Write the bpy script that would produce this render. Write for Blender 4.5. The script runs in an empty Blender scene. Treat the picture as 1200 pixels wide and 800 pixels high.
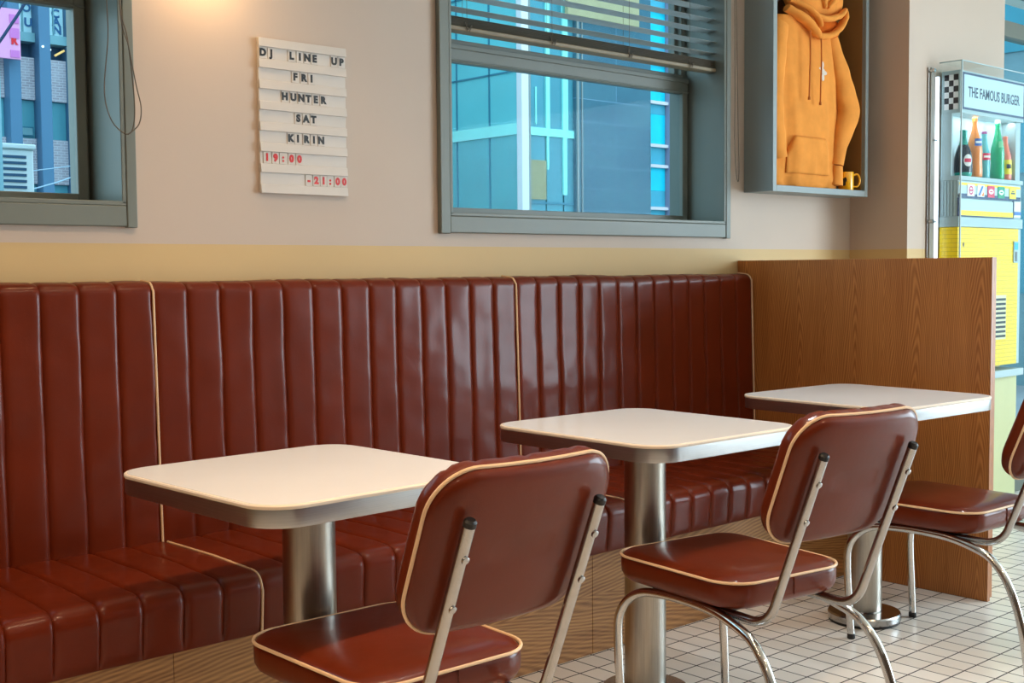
import bpy, bmesh, math, random
from mathutils import Vector, Matrix, noise
random.seed(7)
PI = math.pi
C = bpy.context.scene.collection
R = math.radians

# ------------------------------------------------------------------ materials
def s2l(c):
    return tuple((x/12.92 if x <= 0.04045 else ((x+0.055)/1.055)**2.4) for x in (v/255 for v in c))
def newmat(name):
    m = bpy.data.materials.new(name); m.use_nodes = True
    nt = m.node_tree
    b = nt.nodes['Principled BSDF']
    return m, nt, b
def lk(nt, a, b): nt.links.new(a, b)
def nd(nt, t, **kw):
    n = nt.nodes.new(t)
    for k, v in kw.items(): setattr(n, k, v)
    return n
def mth(nt, op, a, b=None, c=None):
    n = nt.nodes.new('ShaderNodeMath'); n.operation = op
    for i, v in enumerate((a, b, c)):
        if v is None: continue
        if isinstance(v, (int, float)): n.inputs[i].default_value = v
        else: lk(nt, v, n.inputs[i])
    return n.outputs[0]
def coords(nt, scale=(1, 1, 1), kind='Object', loc=(0, 0, 0)):
    tc = nd(nt, 'ShaderNodeTexCoord'); mp = nd(nt, 'ShaderNodeMapping')
    lk(nt, tc.outputs[kind], mp.inputs['Vector'])
    mp.inputs['Scale'].default_value = scale; mp.inputs['Location'].default_value = loc
    return mp.outputs['Vector']
def noise_tex(nt, vec, scale, detail=3, rough=0.55):
    n = nd(nt, 'ShaderNodeTexNoise'); lk(nt, vec, n.inputs['Vector'])
    n.inputs['Scale'].default_value = scale; n.inputs['Detail'].default_value = detail
    n.inputs['Roughness'].default_value = rough
    return n.outputs['Fac']
def ramp(nt, fac, stops):
    r = nd(nt, 'ShaderNodeValToRGB'); lk(nt, fac, r.inputs['Fac'])
    e = r.color_ramp.elements
    while len(e) < len(stops): e.new(0.5)
    for x, (p, c) in zip(e, stops):
        x.position = p; x.color = (*c, 1)
    return r.outputs['Color']
def bump(nt, b, height, strength, dist=0.002):
    n = nd(nt, 'ShaderNodeBump'); lk(nt, height, n.inputs['Height'])
    n.inputs['Strength'].default_value = strength; n.inputs['Distance'].default_value = dist
    lk(nt, n.outputs['Normal'], b.inputs['Normal'])
def mat(name, col, rough=0.5, metal=0.0, spec=0.5, coat=0.0, coat_rough=0.1, var=0.0, vscale=8, bmp=0.0, bscale=60, emit=None, estr=0.0, bdist=0.002):
    m, nt, b = newmat(name)
    c = s2l(col)
    b.inputs['Base Color'].default_value = (*c, 1)
    b.inputs['Roughness'].default_value = rough; b.inputs['Metallic'].default_value = metal
    b.inputs['Specular IOR Level'].default_value = spec
    b.inputs['Coat Weight'].default_value = coat; b.inputs['Coat Roughness'].default_value = coat_rough
    v = coords(nt)
    f = noise_tex(nt, v, vscale, 4)
    if var > 0:
        lo = tuple(x*(1-var) for x in c); hi = tuple(min(1, x*(1+var)) for x in c)
        lk(nt, ramp(nt, f, [(0.3, lo), (0.7, hi)]), b.inputs['Base Color'])
    if bmp > 0: bump(nt, b, noise_tex(nt, v, bscale, 3), bmp, bdist)
    if emit:
        b.inputs['Emission Color'].default_value = (*s2l(emit), 1); b.inputs['Emission Strength'].default_value = estr
    return m
def wood(name, across, along, dark, light, cell=0.25, per=.06, A=10.0, e=.012, rough=0.42, sw=.2):
    # across / along: axis index of the grain layout in object space
    m, nt, b = newmat(name)
    tc = nd(nt, 'ShaderNodeTexCoord'); sp = nd(nt, 'ShaderNodeSeparateXYZ'); lk(nt, tc.outputs['Object'], sp.inputs[0])
    a = sp.outputs[across]; l = sp.outputs[along]
    cb = nd(nt, 'ShaderNodeCombineXYZ'); lk(nt, mth(nt, 'MULTIPLY', a, 5.0), cb.inputs[0]); lk(nt, mth(nt, 'MULTIPLY', l, 1.1), cb.inputs[1])
    warp = noise_tex(nt, cb.outputs[0], 1.6, 2)
    aw = mth(nt, 'ADD', a, mth(nt, 'MULTIPLY', mth(nt, 'SUBTRACT', warp, 0.5), 0.06))
    c = mth(nt, 'PINGPONG', aw, cell/2)
    t = mth(nt, 'SQRT', mth(nt, 'ADD', mth(nt, 'MULTIPLY', c, c), e*e))
    t = mth(nt, 'MULTIPLY_ADD', t, A, l)
    t = mth(nt, 'MULTIPLY_ADD', t, 2*PI/per, mth(nt, 'MULTIPLY', warp, 5.0))
    s = mth(nt, 'MULTIPLY_ADD', mth(nt, 'SINE', t), 0.5, 0.5)
    cb2 = nd(nt, 'ShaderNodeCombineXYZ'); lk(nt, mth(nt, 'MULTIPLY', a, 160.0), cb2.inputs[0]); lk(nt, mth(nt, 'MULTIPLY', l, 5.0), cb2.inputs[1])
    fib = noise_tex(nt, cb2.outputs[0], 1.0, 4, 0.6)
    cb3 = nd(nt, 'ShaderNodeCombineXYZ'); lk(nt, mth(nt, 'MULTIPLY', a, 14.0), cb3.inputs[0]); lk(nt, mth(nt, 'MULTIPLY', l, 0.6), cb3.inputs[1])
    band = noise_tex(nt, cb3.outputs[0], 1.0, 2, 0.5)
    mix = mth(nt, 'ADD', mth(nt, 'MULTIPLY', s, sw), mth(nt, 'MULTIPLY', fib, 0.45))
    mix = mth(nt, 'ADD', mix, mth(nt, 'MULTIPLY', band, 0.34))
    lk(nt, ramp(nt, mix, [(0.28, s2l(dark)), (0.78, s2l(light))]), b.inputs['Base Color'])
    b.inputs['Roughness'].default_value = rough
    bump(nt, b, fib, 0.12, 0.001)
    return m
def leather(name, col, rough=0.36, coat=0.34, crough=.11):
    m, nt, b = newmat(name)
    c = s2l(col)
    v = coords(nt)
    f = noise_tex(nt, v, 5, 3)
    lk(nt, ramp(nt, f, [(0.3, tuple(x*0.86 for x in c)), (0.72, tuple(x*1.12 for x in c))]), b.inputs['Base Color'])
    b.inputs['Roughness'].default_value = rough; b.inputs['Specular IOR Level'].default_value = .10
    b.inputs['Coat Weight'].default_value = coat; b.inputs['Coat Roughness'].default_value = crough
    vo = nd(nt, 'ShaderNodeTexVoronoi'); lk(nt, v, vo.inputs['Vector']); vo.inputs['Scale'].default_value = 480
    g = mth(nt, 'ADD', mth(nt, 'MULTIPLY', vo.outputs['Distance'], 0.25), mth(nt, 'MULTIPLY', noise_tex(nt, v, 22, 3), 1.0))
    bump(nt, b, g, 0.22, 0.003)
    return m

M = {}
M['leather'] = leather('oxblood_leatherette', (102, 38, 16))
M['bench_leather'] = leather('bench_leatherette', (102, 35, 13), coat=.27, crough=.17)
M['piping'] = mat('cream_piping', (232, 194, 152), 0.45, bmp=.1, bscale=200)
M['wall_dark'] = mat('dark_unseen_wall', (112, 88, 70), .6, var=.1, vscale=2)  # unseen walls kept dark so metal and leather reflect with more contrast
M['oak_v'] = wood('oak_veneer_upright', 1, 2, (152, 84, 32), (210, 138, 72), cell=0.255, per=.07, A=10, e=.010, sw=.3)
M['oak_h'] = wood('oak_veneer_plinth', 2, 0, (116, 70, 30), (214, 158, 94), cell=0.36, per=.075, A=6.5, e=.02, rough=0.5, sw=.2)
M['oak_edge'] = wood('oak_edge_band', 0, 2, (150, 88, 34), (186, 118, 58), cell=0.2)
M['laminate'] = mat('white_laminate', (244, 242, 240), 0.16, spec=0.35, var=.02, vscale=3)
M['lip'] = mat('cream_edge_lip', (240, 222, 200), 0.4, var=.03)
def brushed(name, col, rough, sc):
    m, nt, b = newmat(name)
    c = s2l(col)
    v = coords(nt, sc)
    f = noise_tex(nt, v, 1.0, 4, 0.65)
    lk(nt, ramp(nt, f, [(0.25, tuple(x*0.8 for x in c)), (0.75, tuple(min(1, x*1.15) for x in c))]), b.inputs['Base Color'])
    b.inputs['Metallic'].default_value = 1.0; b.inputs['Roughness'].default_value = rough
    bump(nt, b, f, 0.05, 0.0005)
    return m
M['alu'] = brushed('brushed_aluminium_edge', (178, 178, 178), 0.34, (6, 6, 900))
M['steel'] = brushed('brushed_steel_column', (176, 170, 160), 0.3, (240, 240, 6))
M['chrome'] = mat('polished_chrome', (206, 204, 200), 0.1, 1.0, bmp=.03, bscale=30)
M['satin'] = mat('satin_chrome', (176, 175, 174), 0.2, 1.0, var=.06, vscale=40)
M['black'] = mat('black_rubber', (18, 16, 15), 0.5, var=.1)
M['grey_paint'] = mat('blue_grey_window_paint', (114, 119, 111), 0.45, var=.03, vscale=5, bmp=.04, bscale=40)
M['case_paint'] = mat('blue_grey_case_paint', (132, 142, 142), 0.42, var=.03, vscale=4)
M['case_back'] = mat('olive_brown_case_lining', (136, 98, 50), 0.7, var=.08, vscale=6)
M['slat'] = mat('grey_blind_slat', (172, 184, 186), 0.4, var=.03, vscale=10)
M['rail'] = mat('taupe_blind_rail', (132, 118, 94), 0.5, var=.05, vscale=10)
M['cord'] = mat('grey_cord', (96, 84, 70), 0.7, bmp=.2, bscale=300)
M['board'] = mat('white_board_plastic', (208, 200, 192), 0.45, var=.02)
M['tile_clear'] = mat('clear_letter_backing', (212, 204, 196), 0.2, spec=.6)
M['ink_black'] = mat('black_letter_ink', (14, 12, 16), 0.4)
M['ink_red'] = mat('red_letter_ink', (205, 22, 20), 0.4)
M['ceiling'] = mat('ceiling_paint', (232, 226, 216), 0.8, var=.02)
M['hoodie'] = mat('orange_fleece', (234, 150, 66), 0.9, spec=.2, var=.08, vscale=14, bmp=.25, bscale=420)
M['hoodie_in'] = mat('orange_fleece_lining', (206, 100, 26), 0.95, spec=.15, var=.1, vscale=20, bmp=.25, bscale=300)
M['drawcord'] = mat('orange_drawcord', (196, 108, 30), 0.8, bmp=.2, bscale=500)
M['mug'] = mat('yellow_glaze', (250, 178, 12), 0.2, coat=.5, var=.02)
M['white'] = mat('white_print', (214, 200, 184), 0.6)
M['hanger'] = mat('dark_hanger_wood', (60, 34, 22), 0.5, var=.1)

def floor_mat():
    m, nt, b = newmat('white_mosaic_floor_tiles')
    v = coords(nt, loc=(-0.0235, -0.0035, 0))
    br = nd(nt, 'ShaderNodeTexBrick'); lk(nt, v, br.inputs['Vector'])
    br.offset = 0.0; br.squash = 1.0
    br.inputs['Scale'].default_value = 1.0; br.inputs['Brick Width'].default_value = 0.0765; br.inputs['Row Height'].default_value = 0.0965
    br.inputs['Mortar Size'].default_value = 0.0026; br.inputs['Mortar Smooth'].default_value = 0.15
    br.inputs['Color1'].default_value = (*s2l((238, 230, 220)), 1); br.inputs['Color2'].default_value = (*s2l((228, 219, 208)), 1)
    br.inputs['Mortar'].default_value = (*s2l((40, 30, 26)), 1)
    lk(nt, br.outputs['Color'], b.inputs['Base Color'])
    rr = nd(nt, 'ShaderNodeMapRange'); lk(nt, br.outputs['Fac'], rr.inputs['Value'])
    rr.inputs['To Min'].default_value = 0.3; rr.inputs['To Max'].default_value = 0.8
    lk(nt, rr.outputs[0], b.inputs['Roughness'])
    inv = mth(nt, 'SUBTRACT', 1.0, br.outputs['Fac'])
    h = mth(nt, 'ADD', inv, mth(nt, 'MULTIPLY', noise_tex(nt, v, 14, 2), 0.25))
    bump(nt, b, h, 0.35, 0.002)
    return m
M['floor'] = floor_mat()
def wall_mat():
    m, nt, b = newmat('white_wall_with_cream_dado')
    tc = nd(nt, 'ShaderNodeTexCoord'); sp = nd(nt, 'ShaderNodeSeparateXYZ'); lk(nt, tc.outputs['Object'], sp.inputs[0])
    f = mth(nt, 'GREATER_THAN', sp.outputs[2], 1.28)
    mx = nd(nt, 'ShaderNodeMix', data_type='RGBA'); lk(nt, f, mx.inputs['Factor'])
    mx.inputs['A'].default_value = (*s2l((208, 176, 122)), 1); mx.inputs['B'].default_value = (*s2l((198, 179, 163)), 1)
    n = noise_tex(nt, tc.outputs['Object'], 2.0, 4)
    mu = nd(nt, 'ShaderNodeMix', data_type='RGBA'); mu.blend_type = 'MULTIPLY'; mu.inputs['Factor'].default_value = 1.0
    lk(nt, mx.outputs['Result'], mu.inputs['A']); lk(nt, ramp(nt, n, [(0.3, (.95, .95, .95)), (0.7, (1, 1, 1))]), mu.inputs['B'])
    lk(nt, mu.outputs['Result'], b.inputs['Base Color'])
    b.inputs['Roughness'].default_value = 0.6
    bump(nt, b, noise_tex(nt, tc.outputs['Object'], 90, 3), 0.12, 0.001)
    return m
M['wall'] = wall_mat()
def glass_mat(name, tint, gloss=0.06, rough=0.02):
    m = bpy.data.materials.new(name); m.use_nodes = True; nt = m.node_tree
    for n in list(nt.nodes): nt.nodes.remove(n)
    out = nd(nt, 'ShaderNodeOutputMaterial'); t = nd(nt, 'ShaderNodeBsdfTransparent'); g = nd(nt, 'ShaderNodeBsdfGlossy')
    mx = nd(nt, 'ShaderNodeMixShader'); ge = nd(nt, 'ShaderNodeNewGeometry'); vm_ = nd(nt, 'ShaderNodeVectorMath', operation='DOT_PRODUCT')
    lk(nt, ge.outputs['Normal'], vm_.inputs[0]); lk(nt, ge.outputs['Incoming'], vm_.inputs[1])
    fr = mth(nt, 'MULTIPLY_ADD', mth(nt, 'POWER', mth(nt, 'SUBTRACT', 1.0, mth(nt, 'ABSOLUTE', vm_.outputs['Value'])), 5.0), .96, .04)
    t.inputs['Color'].default_value = (*tint, 1); g.inputs['Roughness'].default_value = rough
    g.inputs['Color'].default_value = (0.9, 0.95, 0.95, 1)
    lk(nt, mth(nt, 'MULTIPLY', fr, gloss), mx.inputs['Fac'])
    lk(nt, t.outputs[0], mx.inputs[1]); lk(nt, g.outputs[0], mx.inputs[2]); lk(nt, mx.outputs[0], out.inputs[0])
    return m
M['glass'] = glass_mat('blue_tinted_window_glass', (0.80, 0.96, 1.0), 0.06)
M['acrylic'] = glass_mat('clear_acrylic', (0.965, 0.985, 0.985), 0.15)

# ------------------------------------------------------------------ mesh helpers
class MB:
    def __init__(self): self.v = []; self.f = []; self.mi = []
    def add(self, vs, fs, mi=0):
        o = len(self.v); self.v += [tuple(p) for p in vs]
        self.f += [tuple(i+o for i in f) for f in fs]; self.mi += [mi]*len(fs)
        return self
    def box(self, x0, x1, y0, y1, z0, z1, mi=0):
        vs = [(x, y, z) for z in (z0, z1) for y in (y0, y1) for x in (x0, x1)]
        return self.add(vs, [(0, 2, 3, 1), (4, 5, 7, 6), (0, 1, 5, 4), (2, 6, 7, 3), (0, 4, 6, 2), (1, 3, 7, 5)], mi)
    def tube(self, path, r, n=12, closed=False, caps=True, mi=0, flat=1.0, up=None):
        P = [Vector(p) for p in path]; m = len(P)
        rs = r if isinstance(r, (list, tuple)) else [r]*m
        T = []
        for i in range(m):
            a = P[(i-1) % m] if (closed or i > 0) else P[i]
            b = P[(i+1) % m] if (closed or i < m-1) else P[i]
            T.append((b-a).normalized())
        ref = Vector(up) if up else (Vector((0, 0, 1)) if abs(T[0].z) < 0.9 else Vector((1, 0, 0)))
        nrm = (ref - T[0]*ref.dot(T[0])).normalized()
        vs = []
        for i in range(m):
            nrm = (nrm - T[i]*nrm.dot(T[i])).normalized(); bi = T[i].cross(nrm)
            for k in range(n):
                a = 2*PI*k/n
                vs.append(P[i] + (nrm*math.cos(a) + bi*math.sin(a)*flat)*rs[i])
        fs = []
        for i in range(m if closed else m-1):
            j = (i+1) % m
            for k in range(n):
                l = (k+1) % n
                fs.append((i*n+k, i*n+l, j*n+l, j*n+k))
        if caps and not closed:
            fs.append(tuple(range(n-1, -1, -1))); fs.append(tuple((m-1)*n+k for k in range(n)))
        return self.add(vs, fs, mi)
    def lathe(self, prof, n=32, c=(0, 0, 0), mi=0, caps=True):
        vs = []; fs = []
        for (r, z) in prof:
            for k in range(n):
                a = 2*PI*k/n; vs.append((c[0]+r*math.cos(a), c[1]+r*math.sin(a), c[2]+z))
        for i in range(len(prof)-1):
            for k in range(n):
                l = (k+1) % n; fs.append((i*n+k, i*n+l, (i+1)*n+l, (i+1)*n+k))
        if caps:
            fs.append(tuple(range(n-1, -1, -1))); fs.append(tuple((len(prof)-1)*n+k for k in range(n)))
        return self.add(vs, fs, mi)
    def loft(self, loops, cap0=True, cap1=True, mi=0):
        n = len(loops[0]); vs = [p for l in loops for p in l]; fs = []
        for i in range(len(loops)-1):
            for k in range(n):
                l = (k+1) % n; fs.append((i*n+k, i*n+l, (i+1)*n+l, (i+1)*n+k))
        if cap0: fs.append(tuple(range(n-1, -1, -1)))
        if cap1: fs.append(tuple((len(loops)-1)*n+k for k in range(n)))
        return self.add(vs, fs, mi)
    def build(self, name, m, parent=None, bevel=0.0, smooth=True, segs=2, angle=40, label=None, sub=0):
        me = bpy.data.meshes.new(name); me.from_pydata(self.v, [], self.f)
        bm = bmesh.new(); bm.from_mesh(me); bmesh.ops.recalc_face_normals(bm, faces=bm.faces[:]); bm.to_mesh(me); bm.free()
        for mm in (m if isinstance(m, (list, tuple)) else [m]): me.materials.append(mm)
        for p, i in zip(me.polygons, self.mi): p.material_index = i
        o = bpy.data.objects.new(name, me); C.objects.link(o)
        if bevel > 0:
            b = o.modifiers.new('bevel', 'BEVEL'); b.width = bevel; b.segments = segs; b.limit_method = 'ANGLE'; b.angle_limit = R(50)
        if smooth:
            for p in me.polygons: p.use_smooth = True
            try: me.set_sharp_from_angle(angle=R(angle))
            except Exception: pass
            if bevel > 0:
                w = o.modifiers.new('wn', 'WEIGHTED_NORMAL'); w.keep_sharp = True
        if sub:
            s = o.modifiers.new('sub', 'SUBSURF'); s.levels = sub; s.render_levels = sub
        if parent: o.parent = parent
        if label: o['label'] = label
        return o
def thing(name, label, cat, loc=(0, 0, 0), rot=0, group=None):
    o = bpy.data.objects.new(name, None); C.objects.link(o); o.empty_display_size = .1
    o.location = loc; o.rotation_euler = (0, 0, rot); tag(o, label, cat, group); return o
def tag(o, label, cat, group=None):
    o['label'] = label; o['category'] = cat
    if group: o['group'] = group
    return o
def struct(o): o['kind'] = 'structure'; return o
def dup(root, loc, rot, label, group=None):
    r = root.copy(); C.objects.link(r); r.location = loc; r.rotation_euler = (0, 0, rot); r['label'] = label
    if group: r['group'] = group
    for ch in root.children:
        c = ch.copy(); C.objects.link(c); c.parent = r
        for g in ch.children:
            d = g.copy(); C.objects.link(d); d.parent = c
    return r
def rrect(w, d, r, z, n=8, w2=None):
    # rounded rectangle loop, w2 = width at the -y end
    P = []
    for sx, sy, a0 in ((1, 1, 0), (-1, 1, 90), (-1, -1, 180), (1, -1, 270)):
        for k in range(n+1):
            a = R(a0+90*k/n); P.append([sx*(w/2-r)+r*math.cos(a), sy*(d/2-r)+r*math.sin(a)])
    if w2:
        for p in P: p[0] *= (w2 + (w-w2)*(p[1]/d+.5))/w
    return [(p[0], p[1], z) for p in P]
def resample(path, step, closed=False):
    P = [Vector(p) for p in path]
    if closed: P.append(P[0])
    out = []
    for a, b in zip(P, P[1:]):
        k = max(1, int((b-a).length/step))
        for i in range(k): out.append(a.lerp(b, i/k))
    if not closed: out.append(P[-1])
    return out
def fillet(pts, rad, n=8):
    P = [Vector(p) for p in pts]; out = [P[0]]
    rr = rad if isinstance(rad, (list, tuple)) else [rad]*(len(P)-2)
    for i in range(1, len(P)-1):
        a, b, c = P[i-1], P[i], P[i+1]
        u = (a-b).normalized(); w = (c-b).normalized(); th = u.angle(w)
        t = min(rr[i-1]/math.tan(th/2), (a-b).length*.49, (c-b).length*.49)
        p, q = b+u*t, b+w*t
        for k in range(n+1):
            s = k/n; out.append((1-s)**2*p + 2*s*(1-s)*b + s*s*q)
    out.append(P[-1]); return out
def catmull(pts, n=8, closed=False):
    P = [Vector(p) for p in pts]; m = len(P); out = []
    rng = range(m if closed else m-1)
    for i in rng:
        p1, p2 = P[i], P[(i+1) % m]
        p0 = P[(i-1) % m] if closed or i > 0 else p1
        p3 = P[(i+2) % m] if closed or i < m-2 else p2
        for k in range(n):
            t = k/n
            out.append(0.5*((2*p1)+(p2-p0)*t+(2*p0-5*p1+4*p2-p3)*t*t+(3*p1-p0-3*p2+p3)*t**3))
    if not closed: out.append(P[-1])
    return out
def text_verts(body, size, extrude=0.0, offset=0.0, align='CENTER', xscale=1.0):
    cu = bpy.data.curves.new('tmp_text', 'FONT'); cu.body = body; cu.size = size; cu.extrude = extrude; cu.offset = offset
    cu.align_x = align; cu.align_y = 'CENTER'; cu.resolution_u = 3
    ob = bpy.data.objects.new('tmp_text', cu); C.objects.link(ob)
    dg = bpy.context.evaluated_depsgraph_get(); dg.update()
    me = bpy.data.meshes.new_from_object(ob.evaluated_get(dg))
    vs = [(v.co.x*xscale, v.co.y, v.co.z) for v in me.vertices]; fs = [tuple(p.vertices) for p in me.polygons]
    bpy.data.objects.remove(ob); bpy.data.curves.remove(cu); bpy.data.meshes.remove(me)
    return vs, fs
def put_text(mb, body, size, pos, extrude=0.0006, offset=0.0, mi=0, align='CENTER', xscale=1.0):
    # text standing in the x-z plane, readable from -y
    vs, fs = text_verts(body, size, extrude, offset, align, xscale)
    mb.add([(pos[0]+x, pos[1]-z, pos[2]+y) for x, y, z in vs], fs, mi); return mb

# ------------------------------------------------------------------ room shell
YW = 3.16; H = 2.75; XL, XR, YF = -2.2, 7.5, -3.4
W1 = (-0.25, 1.46, 1.385, 2.45); W2 = (2.588, 4.055, 1.385, 2.45)
o = MB().box(XL-.2, XR+.2, YF-.2, YW+.3, -.1, 0).build('floor', M['floor'], smooth=False); struct(o)
o = MB().box(XL-.2, XR+.2, YF-.2, YW+.3, H, H+.1).build('ceiling', M['ceiling'], smooth=False); struct(o)
w = MB(); y0, y1 = YW, YW+.25
for (a, b, c, d) in ((XL-.2, W1[0], 0, H), (W1[1], W2[0], 0, H), (W2[1], 5.95, 0, H), (W1[0], W1[1], 0, W1[2]), (W1[0], W1[1], W1[3], H), (W2[0], W2[1], 0, W2[2]), (W2[0], W2[1], W2[3], H)):
    w.box(a, b, y0, y1, c, d)
struct(w.build('wall_back', M['wall'], smooth=False))
struct(MB().box(5.003, 5.90, 2.866, YW-.001, 0, H).build('wall_pillar', M['wall'], smooth=False))
struct(MB().box(XL-.2, XL, YF, YW, 0, H).build('wall_left', M['wall_dark'], smooth=False))
struct(MB().box(XL-.2, XR+.2, YF-.2, YF, 0, H).build('wall_front', M['wall_dark'], smooth=False))
w = MB()
for (a, b, c, d) in ((YF, -2.9, 0, H), (2.7, 3.10, 0, H), (-2.9, 2.7, 2.55, H), (-2.9, 2.7, 0, .25)): w.box(XR, XR+.2, a, b, c, d)
struct(w.build('wall_right', M['wall'], smooth=False))

def glazing(name, f_mb, g_mb, extra=()):
    r = bpy.data.objects.new(name, None); C.objects.link(r); struct(r)
    f_mb.build('window_frame', M['grey_paint'], r, bevel=.003)
    if g_mb: g_mb.build('pane', M['glass'], r, smooth=False)
    return r
def wall_window(name, W, sash_x1, glass_left=None):
    x0, x1, z0, z1 = W
    r = bpy.data.objects.new(name, None); C.objects.link(r); struct(r)
    t = .042; e = .012
    m = MB()
    m.box(x0-t, x0, YW-.02, YW-.0005, z0-.063, z1+.05); m.box(x1, x1+.03, YW-.02, YW-.0005, z0-.063, z1+.05)
    m.build('casing', M['grey_paint'], r, bevel=.003)
    m = MB(); m.box(x0, x1, YW-.018, YW-.0005, z0-.06, z0-.004); m.build('sill_board', M['grey_paint'], r, bevel=.003)
    m = MB(); m.box(x0, x1, YW-.018, YW-.0005, z1+.004, z1+.05); m.build('head_board', M['grey_paint'], r, bevel=.003)
    # reveal lining boards
    m = MB(); m.box(x1-.012, x1-.0005, YW-.018, YW+.2, z0, z1); m.box(x0+.0005, x0+.012, YW-.018, YW+.2, z0, z1)
    m.box(x0+.0005, x1-.0005, YW-.018, YW+.2, z0-.004, z0+.008); m.box(x0+.0005, x1-.0005, YW-.018, YW+.2, z1-.012, z1-.0005)
    m.build('reveal_lining', M['grey_paint'], r, bevel=.002)
    # sashes: lower in front, upper behind
    zm = 1.93
    f = MB()
    xa, xb = x0+.012, x1-.012
    def ring(m, xa, xb, za, zb, ya, yb, st, bt, tp):
        m.box(xa, xa+st, ya, yb, za, zb); m.box(xb-st, xb, ya, yb, za, zb)
        m.box(xa+st, xb-st, ya, yb, za, za+bt); m.box(xa+st, xb-st, ya, yb, zb-tp, zb)
    ring(f, xa, xb, z0+.008, z1-.012, YW+.185, YW+.25, .03, .02, .02)
    f.build('window_frame', M['grey_paint'], r, bevel=.003)
    f = MB(); ring(f, xa+.012, xb-.012, z0+.01, 2.005, YW+.165, YW+.199, .03 if sash_x1 == 0 else .032, .026, .078)
    # thin step on the meeting rail and bead round the pane
    f.box(xa+.012, xb-.012, YW+.158, YW+.166, 1.972, 1.99); f.box(xa+.012, xb-.012, YW+.158, YW+.166, 1.93, 1.936)
    f.build('lower_sash', M['grey_paint'], r, bevel=.0025)
    f = MB(); ring(f, xa+.02, xb-.02, 1.965, z1-.014, YW+.205, YW+.24, .03, .035, .03)
    f.build('upper_sash', M['grey_paint'], r, bevel=.0025)
    f = MB(); f.box(xa+.03, xb-.03, YW+.18, YW+.184, z0+.03, 1.94); f.box(xa+.03, xb-.03, YW+.22, YW+.224, 1.98, z1-.03)
    f.build('pane', M['glass'], r, smooth=False)
    return r
wall_window('window_1', W1, 0)
wall_window('window_2', W2, 1)
# storefront glazing beyond the pillar and in the right wall
f = MB(); f.box(5.95, 6.06, 2.95, 3.05, 0, H); f.box(6.06, 6.10, 2.97, 3.03, .02, H)
f.box(7.38, XR, 2.95, 3.05, 0, H); f.box(6.06, 7.38, 2.97, 3.03, 0, .12); f.box(6.06, 7.38, 2.97, 3.03, 2.6, H); f.box(6.1, 7.38, 2.965, 3.035, 2.37, 2.45)
f.box(5.90, 5.95, 2.95, 3.05, 0, H)
g = MB(); g.box(6.08, 7.38, 2.995, 3.0, .1, 2.62)
glazing('window_3', f, g)
f = MB()
for yy in (-2.9, -1.5, -.1, 1.3, 2.64): f.box(XR+.05, XR+.12, yy, yy+.06, .25, 2.55)
f.box(XR+.05, XR+.12, -2.9, 2.7, .25, .33); f.box(XR+.05, XR+.12, -2.9, 2.7, 2.48, 2.55)
g = MB(); g.box(XR+.08, XR+.085, -2.9, 2.7, .3, 2.5)
glazing('window_4', f, g)

# ------------------------------------------------------------------ banquette
bench = thing('banquette_bench', 'long brown leatherette banquette bench with vertical channels and oak plinth along the wall', 'bench', (2.2, 2.86, 0))
OX, OY = 2.2, 2.86
for (a, b) in ((-.1, 1.30), (1.301, 2.709), (2.71, 4.152)):
    MB().box(a-OX, b-OX, 2.615-OY, 3.14-OY, 0, .324).build('plinth', M['oak_h'], bench, bevel=.0015, smooth=True)
def smooth_profile(pts, radii, step=.012):
    p = fillet([(0, a, b) for a, b in pts], radii, 8)
    return [(v.y, v.z) for v in resample(p, step)]
def channelled(name, x0, x1, nch, prof, puff, seed, depth):
    """ribbed cushion: profile (y,z) swept along x with rounded channels"""
    m = MB(); L = len(prof); xs = []
    pitch = (x1-x0)/nch
    for i in range(nch):
        for k in range(14):
            t = k/14; t = .5-.5*math.cos(PI*t)*(1 if True else 0)
            xs.append((i, t))
    xs.append((nch-1, 1.0))
    N = []
    for j in range(L):
        a = prof[max(0, j-1)]; b = prof[min(L-1, j+1)]
        dy, dz = b[0]-a[0], b[1]-a[1]; l = math.hypot(dy, dz) or 1
        N.append((-dz/l, dy/l))
    vs = []
    for (i, t) in xs:
        x = x0+(i+t)*pitch
        e = 1-abs(2*t-1)**11
        amp = depth*(1+.18*noise.noise((i*3.1+seed, 1.7, 0)))
        for j, (y, z) in enumerate(prof):
            d = puff[j]*(amp*e + .004*noise.noise((x*4+seed, y*5, z*5)) + .0015*noise.noise((x*14+seed, y*16, z*16)))
            d -= puff[j]*depth*.35*(1-e)
            wob = .003*noise.noise((i+.5*round(t), z*5+y*4, seed)) if t in (0, 1.0) or True else 0
            vs.append((x+wob*puff[j]-OX, y+N[j][0]*d-OY, z+N[j][1]*d))
    fs = []
    for a in range(len(xs)-1):
        for j in range(L-1):
            fs.append((a*L+j, (a+1)*L+j, (a+1)*L+j+1, a*L+j+1))
    fs.append(tuple(range(L))); fs.append(tuple((len(xs)-1)*L+j for j in range(L-1, -1, -1)))
    m.add(vs, fs)
    return m.build(name, M['bench_leather'], bench, angle=60)
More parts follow.
